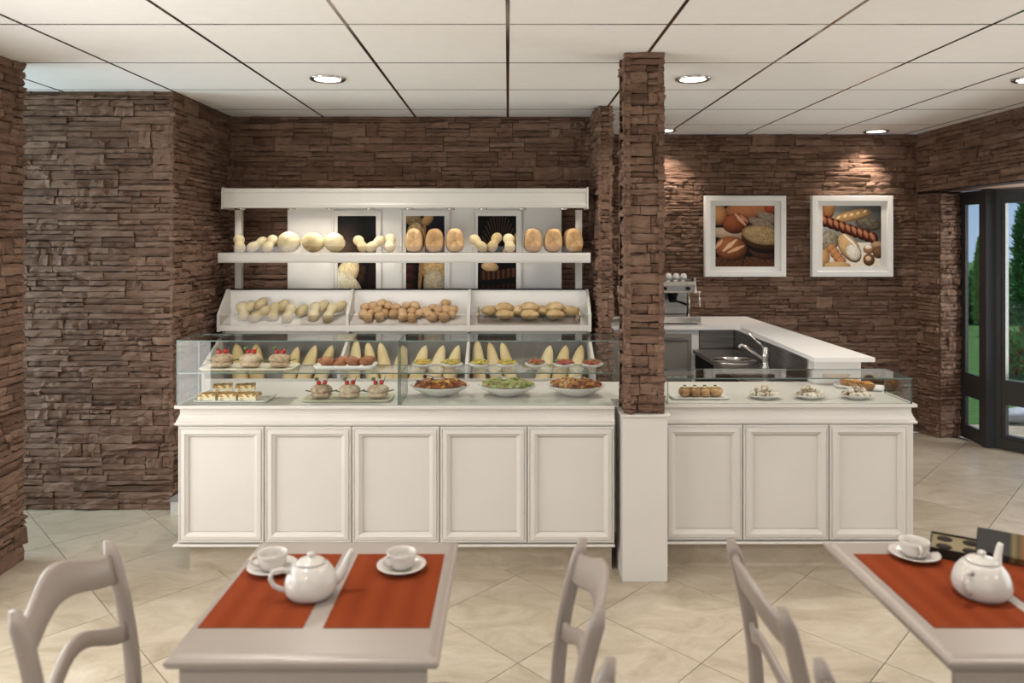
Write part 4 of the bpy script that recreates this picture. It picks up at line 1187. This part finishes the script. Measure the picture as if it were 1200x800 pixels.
# sandwich slices stacked five
tray('serving_plate', 'white square plate under the stacked sandwich slices', 'plate', 276, 466, 4.07, CT, .40, .19, M['plate'])
sl = None
for k, (px, lev, Y, lb) in enumerate(((246, 0, 4.045, 'bottom row left'), (269.5, 0, 4.045, 'bottom row middle'), (293, 0, 4.045, 'bottom row right'), (260, 1, 4.09, 'on top, left'), (286.5, 1, 4.09, 'on top, right'))):
    lb = 'layered cream sandwich slice on the white plate, ' + lb
    if sl is None:
        sl = o = thing('sandwich_slice', lb, 'sandwich', (0, 0, 0), 0, 'stacked sandwich slices')
        MB().box(-.049, .049, -.04, .04, 0, .011).build('bottom_bread', FD['cream'], o, bevel=.002)
        MB().box(-.048, .048, -.039, .039, .011, .019).build('filling', FD['cream'], o)
        MB().box(-.050, .050, -.041, .041, .019, .033).build('top_layer', FD['sponge'], o, bevel=.003)
    else: o = copy_tree(sl, lb)
    o.location = (ax(px, Y), Y + (.018 if lev else 0), CT + .0066 + lev * .0345); o.rotation_euler = (0, 0, rnd.uniform(-.12, .12) + (.25 if lev else 0))

# roast pieces on the shelf
o = tray('serving_plate', 'white curved plate with four brown roast pieces on the glass shelf', 'plate', 405.5, 428, 4.07, SHZ, .33, .15, M['plate'], .022)
RST = mesh_of(MB().ball((0, 0, 0), (.047, .033, .026), 20, 12, None, lambda d: 1 + .10 * math.sin(6 * d.x + 3 * d.z) * math.cos(5 * d.y) + .06 * math.sin(11 * d.x)), 'roast_piece', FD['roast'])
for k, (px, py, rx) in enumerate(((383, 422.5, .1), (401, 421, -.35), (414.5, 423.5, .25), (430.5, 419.5, -.1))):
    o = place('roast_piece', RST, at(px, py, 4.06), (0, rx, .3 * k), 'reddish brown roast piece on the white plate, %s from the left' % ORD[k], 'pastry', 'roast pieces on the glass shelf'); o.location.z = SHZ + .0385 + (.004 if k == 3 else 0)

# heaped dishes
def heap(name, label, cat, loc, rx, ry, h, n, sz, mats, seed, group):
    r = random.Random(seed)
    mb = MB(); mb.ball((0, 0, 0), (rx * .96, ry * .96, h * .85), 24, 10, None, lambda d: 1 if d.z > 0 else .35)
    for _ in range(n):
        a = r.uniform(0, 2 * PI); q = math.sqrt(r.random()) * .93
        x, y = rx * q * math.cos(a), ry * q * math.sin(a); z = h * .86 * math.sqrt(max(0, 1 - q * q))
        s = sz * r.uniform(.6, 1.2)
        Mr = Euler((r.uniform(-.5, .5), r.uniform(-.5, .5), r.uniform(0, 6))).to_matrix()
        mb.ball((x, y, z), (s * 1.5, s * .7, s * .45), 8, 5, Mr, None, r.randrange(len(mats)))
    o = mb.build(name, mats, None, True); o.location = loc
    return tag(o, label, cat, group, 'stuff')
def fm(n, c, r=.3): return noisy(n, [(.3, tuple(v * .7 for v in c)), (.7, c)], 40, rough=r)
VEG = {'amber': fm('veg_amber', (.60, .28, .05)), 'brown': fm('veg_brown', (.22, .06, .02)), 'rust': fm('veg_rust', (.42, .11, .03)), 'yellow': fm('veg_yellow', (.70, .46, .06)), 'green': fm('veg_green', (.22, .30, .05)), 'lime': fm('veg_lime', (.44, .46, .16)), 'red': fm('veg_red', (.46, .05, .03)), 'dark': fm('veg_dark', (.06, .10, .03)), 'peach': fm('veg_peach', (.58, .34, .14))}
DISH = mesh_of(MB().lathe([(.0, .0), (.020, .0), (.024, .003), (.046, .011), (.058, .019), (.0625, .024), (.061, .0255), (.054, .020), (.030, .012), (.0, .010)], seg=32), 'small_dish', M['plate'])
dl = [(495.6, 'yg'), (529, 'yg'), (562.5, 'yg'), (594, 'yg'), (628.3, 'rg'), (660.8, 'rg'), (693.5, 'rg')]
for k, (px, kind) in enumerate(dl):
    Y = 4.075
    lb = 'yellow and green' if kind == 'yg' else 'red and green'
    idx = k if k < 4 else k - 4
    place('small_dish', DISH, (ax(px, Y), Y, SHZ), (0, 0, 0), 'small white dish of %s salad on the glass shelf, %s from the left' % (lb, ORD[idx]), 'dish', 'small dishes on the glass shelf')
    heap('salad_portion', '%s chopped salad in the %s small dish of its kind' % (lb, ORD[idx]), 'salad', (ax(px, Y), Y, SHZ + .0235), .052, .050, .024, 60, .0085, [VEG[q] for q in (('yellow', 'yellow', 'lime', 'green', 'yellow') if kind == 'yg' else ('red', 'rust', 'red', 'green', 'dark'))], 20 + k, 'salad in the small dishes')
BOWL = mesh_of(MB().lathe([(.0, .0), (.050, .0), (.056, .004), (.105, .022), (.145, .044), (.160, .055), (.163, .058), (.160, .060), (.140, .047), (.08, .022), (.0, .018)], seg=48, sy=.80), 'serving_bowl', M['plate'])
for k, (px, nm, ms, lb) in enumerate(((515.5, 'brown_stew', ('rust', 'brown', 'amber', 'brown', 'rust', 'yellow'), 'left'), (594.5, 'green_stew', ('lime', 'green', 'lime', 'peach', 'lime'), 'middle'), (675, 'brown_stew', ('rust', 'brown', 'amber', 'amber', 'brown', 'peach'), 'right'))):
    Y = 4.17
    place('serving_bowl', BOWL, (ax(px, Y), Y, CT), (0, 0, 0), 'large shallow white bowl on the counter beside the column, %s of three' % lb, 'bowl', 'large bowls on the counter')
    heap('vegetable_heap', 'heap of cooked %s vegetables in the %s large bowl' % ('green' if k == 1 else 'brown', lb), 'food', (ax(px, Y), Y, CT + .048), .143, .112, .044, 150, .017, [VEG[q] for q in ms], 40 + k, 'cooked vegetables in the bowls')
    sp_ = MB()
    if k < 2: pts_ = [(-.02, -.01, .098), (-.07, .01, .113), (-.125, .02, .128)]
    else: pts_ = [(.0, .02, .098), (.006, .06, .112), (.01, .10, .122)]
    sp_.tube(pts_, [.006, .0045, .006], 8).ball((pts_[0][0] + .012, pts_[0][1] - .006, .095), (.026, .016, .007), 14, 8)
    o = sp_.build('serving_spoon', M['porc'], None, True); o.location = (ax(px, Y), Y, CT)
    tag(o, 'pale serving spoon stuck in the %s large bowl' % lb, 'spoon', 'spoons in the large bowls')

# right counter: filled rolls, cookies, tarts
tray('serving_plate', 'white oblong plate with four filled rolls by the column', 'plate', 819, 466, 4.11, CT, .315, .12, M['plate'], .012)
fr = None
for k, px in enumerate((803, 814, 826, 838.5)):
    lb = 'small filled pastry roll with green topping on the oblong plate, %s from left' % ORD[k]
    if fr is None:
        fr = o = thing('filled_roll', lb, 'pastry', (0, 0, 0), 0, 'filled rolls on the oblong plate')
        MB().ball((0, 0, .026), (.034, .045, .027), 18, 12, None, lambda d: 1 + .05 * math.sin(6 * d.y)).build('pastry', FD['pastry'], o, True)
        MB().lathe([(.001, .050), (.020, .049), (.022, .054), (.016, .058), (.012, .054), (.001, .056)], (0, -.008, 0), 16).build('cream_swirl', FD['cream'], o, True)
        MB().ball((0, -.010, .058), (.010, .008, .005), 10, 6).build('herb', FD['mold'], o, True)
    else: o = copy_tree(fr, lb)
    o.location = (ax(px, 4.1), 4.10, CT + .0085); o.rotation_euler = (0, 0, -.35 + rnd.uniform(-.15, .15)); o.scale = (1.05, 1.2, 1.05)
PLT = mesh_of(MB().lathe([(.0, .0), (.045, .0), (.052, .004), (.088, .018), (.094, .022), (.092, .0235), (.06, .009), (.0, .006)], seg=10, sy=.72), 'cookie_plate', M['plate'], False)
CKN = ['front row far left', 'front row second from left', 'front row middle', 'front row second from right', 'front row far right', 'back row left', 'back row middle', 'back row right', 'upper layer left', 'upper layer middle', 'upper layer right', 'topmost at the back']
CK = [mesh_of(MB().ball((0, 0, 0), (.021, .020, .0155), 12, 8, None, lambda d, q=q: 1 + .10 * math.sin(5 * d.x + q) * math.cos(4 * d.y + q)), 'cookie', FD['cookie']) for q in range(4)]
for k, px in enumerate((895.5, 949.5, 1003.5)):
    nm = ('left', 'middle', 'right')[k]; Y = 4.09
    place('cookie_plate', PLT, (ax(px, Y), Y, CT), (0, 0, 0), 'small faceted silver-white plate of cookies on the right counter, %s of three' % nm, 'plate', 'cookie plates on the right counter')
    ck = [(-.055, 0, 0), (-.027, -.03, 0), (.0, -.035, 0), (.03, -.032, 0), (.056, -.006, 0), (-.028, .012, 0), (.006, .008, .0), (.036, .018, 0), (-.036, -.012, .021), (-.004, -.012, .024), (.026, -.008, .021), (.008, .02, .028)]
    for q, (x, y, z) in enumerate(ck):
        place('cookie', CK[q % 4], (ax(px, Y) + x * 1.08, Y + y, CT + .026 + z), (rnd.uniform(-.4, .4), rnd.uniform(-.4, .4), rnd.uniform(0, 6)), 'small sugared cookie on the %s cookie plate, %s' % (nm, CKN[q]), 'cookie', 'cookies on the %s cookie plate' % nm)
Y = 4.376
tray('serving_plate', 'white oval plate of glazed tarts behind the cookie plates', 'plate', 1007, 452, Y, CT, .265, .13, M['plate'], .016, -.5)
GLZ = noisy('glazed_tart', [(.3, (.30, .08, .02)), (.7, (.62, .32, .08))], 18, rough=.25)
for k, (px, dy, r) in enumerate(((992, .05, .036), (1003, -.005, .04), (1016, -.06, .044))):
    tt = thing('glazed_tart', 'glazed brown tart on the oval plate, %s of three' % ('left', 'middle', 'right')[k], 'pastry', (ax(px, Y + dy), Y + dy, CT + .0068), 0, 'glazed tarts')
    MB().lathe([(.001, 0), (r * .8, 0), (r, .022), (r * 1.02, .030), (r * .9, .031), (r * .86, .026), (.001, .026)], seg=20).build('crust', FD['pastry'], tt, True)
    MB().ball((0, 0, .024), (r * .86, r * .86, .022), 18, 8, None, lambda d: 1 if d.z > 0 else .3).build('glaze', GLZ, tt, True)

# ================================================================== TABLES
def table(x0, x1, label):
    y0, y1 = 1.785, 2.493
    t = thing('cafe_table', label, 'table', ((x0 + x1) / 2, (y0 + y1) / 2, 0))
    L = Matrix.Translation(-t.location)
    prof = [(-.030, .722), (-.010, .722), (-.004, .726), (-.004, .732), (.0, .733), (.0, .741), (-.004, .744), (-.012, .7445), (-.018, .7475), (-.026, .75)]
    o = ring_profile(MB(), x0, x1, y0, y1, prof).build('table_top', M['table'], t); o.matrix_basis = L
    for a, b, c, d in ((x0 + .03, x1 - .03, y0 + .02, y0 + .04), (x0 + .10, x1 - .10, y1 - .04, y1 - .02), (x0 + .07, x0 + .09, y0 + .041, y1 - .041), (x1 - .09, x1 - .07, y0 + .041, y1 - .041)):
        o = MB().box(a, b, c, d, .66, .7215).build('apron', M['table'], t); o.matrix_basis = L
    xm, ym = (x0 + x1) / 2, (y0 + y1) / 2
    MB().lathe([(.001, .055), (.055, .055), (.058, .07), (.045, .09), (.038, .14), (.042, .30), (.034, .34), (.042, .38), (.038, .55), (.05, .62), (.09, .70), (.10, .7215), (.001, .7215)], seg=28).build('pedestal', M['table'], t, True).location = (xm - t.location.x, ym - t.location.y, 0)
    for k in range(4):
        o = MB().loft([[(r_, -w_, z0_), (r_, w_, z0_), (r_, w_, z1_), (r_, -w_, z1_)] for r_, w_, z0_, z1_ in ((.0, .03, .03, .10), (.12, .028, .025, .085), (.22, .025, .005, .05), (.27, .022, 0, .03))]).build('foot', M['table'], t, bevel=.004)
        o.rotation_euler.z = PI / 4 + k * PI / 2; o.location = (xm - t.location.x, ym - t.location.y, 0)
    return t
table(-.81, -.162, 'white wooden cafe table in the left foreground with two orange runners')
table(1.035, 1.735, 'white wooden cafe table at the right edge with a chocolate box')

def mat_cloth():
    m = mat('orange_ribbed_cloth', (.40, .085, .03), .9, 0, .06)
    b = m.node_tree.nodes['Principled BSDF']
    g = nd(m, 'ShaderNodeTexCoord'); w = nd(m, 'ShaderNodeTexWave', bands_direction='X'); w.inputs['Scale'].default_value = 60; w.inputs['Distortion'].default_value = .4
    ln(m, g.outputs['Object'], w.inputs['Vector'])
    w2 = nd(m, 'ShaderNodeTexWave', bands_direction='X'); w2.inputs['Scale'].default_value = 4.2; w2.inputs['Distortion'].default_value = .6
    ln(m, g.outputs['Object'], w2.inputs['Vector'])
    ad = nd(m, 'ShaderNodeMath', operation='MULTIPLY_ADD'); ad.inputs[1].default_value = .35; ln(m, w.outputs['Fac'], ad.inputs[0])
    m3 = nd(m, 'ShaderNodeMath', operation='MULTIPLY'); m3.inputs[1].default_value = .6; ln(m, w2.outputs['Fac'], m3.inputs[0]); ln(m, m3.outputs[0], ad.inputs[2])
    r = nd(m, 'ShaderNodeValToRGB'); r.color_ramp.elements[0].color = (.175, .032, .010, 1); r.color_ramp.elements[1].color = (.225, .045, .014, 1)
    ln(m, ad.outputs[0], r.inputs[0]); ln(m, r.outputs[0], b.inputs['Base Color'])
    bu = nd(m, 'ShaderNodeBump'); bu.inputs['Strength'].default_value = .4; bu.inputs['Distance'].default_value = .002; ln(m, w.outputs['Fac'], bu.inputs['Height']); ln(m, bu.outputs[0], b.inputs['Normal'])
    return m
CLOTH = mat_cloth()
for x0, x1, lb in ((-.788, -.520, 'orange cloth runner under the left cup and teapot of the left table'), (-.469, -.198, 'orange cloth runner on the right half of the left table'), (1.083, 1.366, 'orange cloth runner under the cup and teapot of the right table'), (1.402, 1.685, 'orange cloth runner under the dark box lid, right edge')):
    o = MB().box(-(x1 - x0) / 2, (x1 - x0) / 2, -.2265, .2265, 0, .0016).build('placemat', CLOTH); o.location = ((x0 + x1) / 2, 2.1555, .7502); tag(o, lb, 'placemat', 'orange placemats')

# cups, saucers, teapots
TZ = .752
SAU = mesh_of(MB().lathe([(0, .0), (.028, .0), (.031, .003), (.055, .009), (.071, .0155), (.0735, .018), (.0715, .0192), (.052, .0125), (.030, .0065), (.026, .0052), (0, .005)], seg=40), 'saucer', M['porc'])
def cup(x, y, ang, lb1, lb2):
    place('saucer', SAU, (x, y, TZ), (0, 0, 0), lb1, 'saucer', 'saucers')
    t = thing('tea_cup', lb2, 'cup', (x, y, TZ + .0058), ang, 'tea cups')
    MB().lathe([(0, .0), (.025, .0), (.028, .003), (.037, .011), (.0415, .030), (.0440, .048), (.043, .0495), (.041, .048), (.0385, .030), (.034, .013), (.02, .008), (0, .007)], seg=36).build('bowl', M['porc'], t, True)
    MB().tube([(.039, 0, .044), (.053, 0, .046), (.061, 0, .038), (.059, 0, .026), (.050, 0, .018), (.037, 0, .016)], [.0045, .0042, .004, .004, .0042, .0045], 8).build('handle', M['porc'], t, True)
cup(-.700, 2.262, PI + .45, 'white saucer on the left runner of the left table', 'white tea cup on the left runner behind the teapot')
cup(-.317, 2.268, -2.4, 'white saucer on the right runner of the left table', 'white tea cup alone on the right runner of the left table')
cup(1.258, 2.352, -1.75, 'white saucer on the right-hand table', 'white tea cup on the right-hand table in front of the chocolate box')

def teapot(x, y, ang, label, s=1.0):
    t = thing('teapot', label, 'teapot', (x, y, TZ), ang, 'teapots')
    MB().lathe([(0, .0), (.050, .0), (.060, .004), (.071, .018), (.0735, .032), (.0705, .050), (.063, .070), (.050, .086), (.0425, .092), (.040, .092), (.038, .088), (0, .085)], seg=40).build('body', M['porc'], t, True)
    l = MB().lathe([(0, .0905), (.040, .0925), (.0415, .0940), (.035, .0995), (.022, .1045), (.008, .107), (.007, .110), (.0105, .114), (.010, .119), (.005, .122), (0, .1225)], seg=32).build('lid', M['porc'], t, True)
    MB().tube([(-.058, 0, .074), (-.080, 0, .084), (-.104, 0, .082), (-.110, 0, .062), (-.100, 0, .042), (-.082, 0, .030), (-.066, 0, .024)], [.008, .007, .0065, .0065, .0065, .007, .008], 10).build('handle', M['porc'], t, True)
    MB().tube([(.056, 0, .030), (.080, 0, .045), (.094, 0, .066), (.103, 0, .088), (.112, 0, .106), (.118, 0, .112)], [.021, .017, .0125, .0095, .0085, .0075], 12).build('spout', M['porc'], t, True)
    t.scale = (s, s, s)
    return t
teapot(-.545, 2.105, .35, 'round white teapot between the two runners of the left table', .98)
teapot(1.312, 2.105, .62, 'round white teapot on the right-hand table', 1.02)

# box of chocolates with its lid leaning against it
GB = mat('gold_khaki_card', (.20, .155, .075), .45); DK = mat('dark_chocolate', (.020, .015, .011), .7, 0, .15)
t = thing('chocolate_box', 'open khaki chocolate box with dark round sweets on the right table', 'box', (1.412, 2.388, TZ - .0015), -.55)
t.scale = (.84, .84, 1)
b = MB()
b.box(-.085, .085, -.085, .085, 0, .026)
b.build('base', GB, t)
b = MB(); w = .0885
for x0, x1, y0, y1 in ((-w, w, -w, -.0855), (-w, w, .0855, w), (-w, -.0855, -.0855, .0855), (.0855, w, -.0855, .0855)): b.box(x0, x1, y0, y1, 0, .032)
b.build('rim', DK, t)
for x in (-.042, .042):
    for y in (-.042, .042):
        MB().lathe([(0, .0310), (.016, .0305), (.024, .0290), (.027, .0262), (0, .0262)], (x, y, 0), 20).build('chocolate', DK, t, True)
LID = mat('lid_print', (.03, .03, .028), .7, 0, .2)
lt = LID.node_tree; b_ = lt.nodes['Principled BSDF']
g = nd(LID, 'ShaderNodeTexCoord'); mp = nd(LID, 'ShaderNodeMapping'); mp.inputs['Rotation'].default_value = (0, 0, 0); sx = nd(LID, 'ShaderNodeSeparateXYZ')
ln(LID, g.outputs['Object'], mp.inputs[0]); ln(LID, mp.outputs[0], sx.inputs[0])
cv = nd(LID, 'ShaderNodeMath', operation='MULTIPLY_ADD'); cv.inputs[1].default_value = .25; ln(LID, sx.outputs[1], cv.inputs[0]); ln(LID, sx.outputs[0], cv.inputs[2])
mr = nd(LID, 'ShaderNodeMapRange'); mr.inputs['From Min'].default_value = -.14; mr.inputs['From Max'].default_value = .14; ln(LID, cv.outputs[0], mr.inputs[0])
r = nd(LID, 'ShaderNodeValToRGB'); r.color_ramp.interpolation = 'LINEAR'
el = r.color_ramp.elements; el[0].color = (.030, .029, .027, 1); el[1].color = (.035, .032, .03, 1)
for p, c in ((.30, (.03, .03, .028)), (.34, (.16, .12, .05)), (.38, (.07, .055, .03)), (.42, (.16, .075, .025)), (.48, (.19, .09, .03)), (.52, (.06, .045, .02)), (.55, (.14, .10, .045)), (.59, (.035, .032, .028))):
    e = el.new(p); e.color = (*c, 1)
ln(LID, mr.outputs[0], r.inputs[0]); ln(LID, r.outputs[0], b_.inputs['Base Color'])
o = MB().box(-.14, .14, -.0135, .0135, -.055, .055).build('box_lid', LID, None, bevel=.004)
o.location = (1.592, 2.316, TZ + .034); o.rotation_euler = (-1.18, 0, -.60)
tag(o, 'dark box lid with gold and orange stripes leaning behind the teapot', 'lid')

# ================================================================== CHAIRS
def chair_proto(label):
    t = thing('cafe_chair', label, 'chair', (0, 0, 0), 0, 'white cafe chairs')
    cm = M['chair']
    def px_(z):
        if z < .44: return -.055 * (1 - z / .44) ** 1.4
        q = (z - .44) / .43
        return -.012 * q - .062 * q * q
    for s in (-1, 1):
        rings = []
        for i in range(24):
            z = .872 * i / 23; w = .0135 + .003 * min(1, z / .4); dd = .0175 + (.003 if z > .4 else 0)
            flare = .008 * max(0, (z - .6) / .27)
            cx, cy = px_(z), s * (.205 + .006 * flare * 100 * .1)
            k = 1.0
            if i == 23: k = .55
            rings.append([(cx + k * dd * math.copysign(abs(math.cos(a)) ** .6, math.cos(a)), cy + k * w * math.copysign(abs(math.sin(a)) ** .6, math.sin(a)), z + (.004 if i == 23 else 0)) for a in [2 * PI * j / 14 for j in range(14)]])
        MB().loft(rings).build('back_post', cm, t, True)
    def rail(name, zt, at_, zb, ab, cur, th):
        rings = []
        for i in range(17):
            q = -1 + 2 * i / 16; y = q * .194; e = 1 - q * q
            e2 = .5 + .5 * math.cos(PI * q)
            z1, z0 = zt + at_ * e2, zb + ab * e2
            ring = []
            for (dx, f) in ((-1, .08), (-1, .92), (-.5, 1.0), (.5, 1.0), (1, .92), (1, .08), (.5, 0), (-.5, 0)):
                z = z0 + (z1 - z0) * f
                ring.append((px_(z) - cur * e + dx * th, y, z))
            rings.append(ring)
        MB().loft(rings).build(name, cm, t, True)
    rail('top_rail', .842, .052, .762, .040, .030, .009)
    rail('middle_rail', .648, .058, .600, .064, .024, .008)
    sp = []
    for z, g in ((.432, -.006), (.436, 0), (.452, .0), (.460, -.005), (.4615, -.02)):
        ring = []
        for j in range(40):
            a = 2 * PI * j / 40; c, s = math.cos(a), math.sin(a)
            X = .205 * math.copysign(abs(c) ** .35, c); Yw = (.212 + .018 * (X / .2)) * math.copysign(abs(s) ** .35, s)
            k = 1 + g / .2
            ring.append((.222 + X * k, Yw * k, z))
        sp.append(ring)
    MB().loft(sp).build('seat', cm, t, True)
    for s in (-1, 1):
        MB().loft([[(.385 + c * w, s * .185 + d * w, z) for c, d in ((-1, -1), (1, -1), (1, 1), (-1, 1))] for z, w in ((0, .013), (.36, .019), (.4315, .019))]).build('front_leg', cm, t, bevel=.003)
        MB().box(.022, .364, s * .188 - .008, s * .188 + .008, .385, .4315).build('side_apron', cm, t)
        MB().box(-.018, .370, s * .190 - .007, s * .190 + .007, .19, .215).build('stretcher', cm, t)
    MB().box(.376, .394, -.165, .165, .385, .4315).build('front_apron', cm, t)
    return t
c0 = chair_proto('white wooden chair with an arched back at the left edge, facing right')
c0.location = (-1.068, 1.968, 0)
c = copy_tree(c0, 'white wooden chair at the right side of the left table, facing left'); c.location = (.142, 1.978, 0); c.rotation_euler.z = PI
c = copy_tree(c0, 'white wooden chair at the left side of the right-hand table'); c.location = (.715, 1.978, 0)
c = copy_tree(c0, 'chair of which only a post tip shows at the bottom, beside the left table'); c.location = (.136, 1.352, 0); c.rotation_euler.z = PI
c = copy_tree(c0, 'chair of which only a post tip shows at the bottom, beside the right table'); c.location = (.713, 1.352, 0)
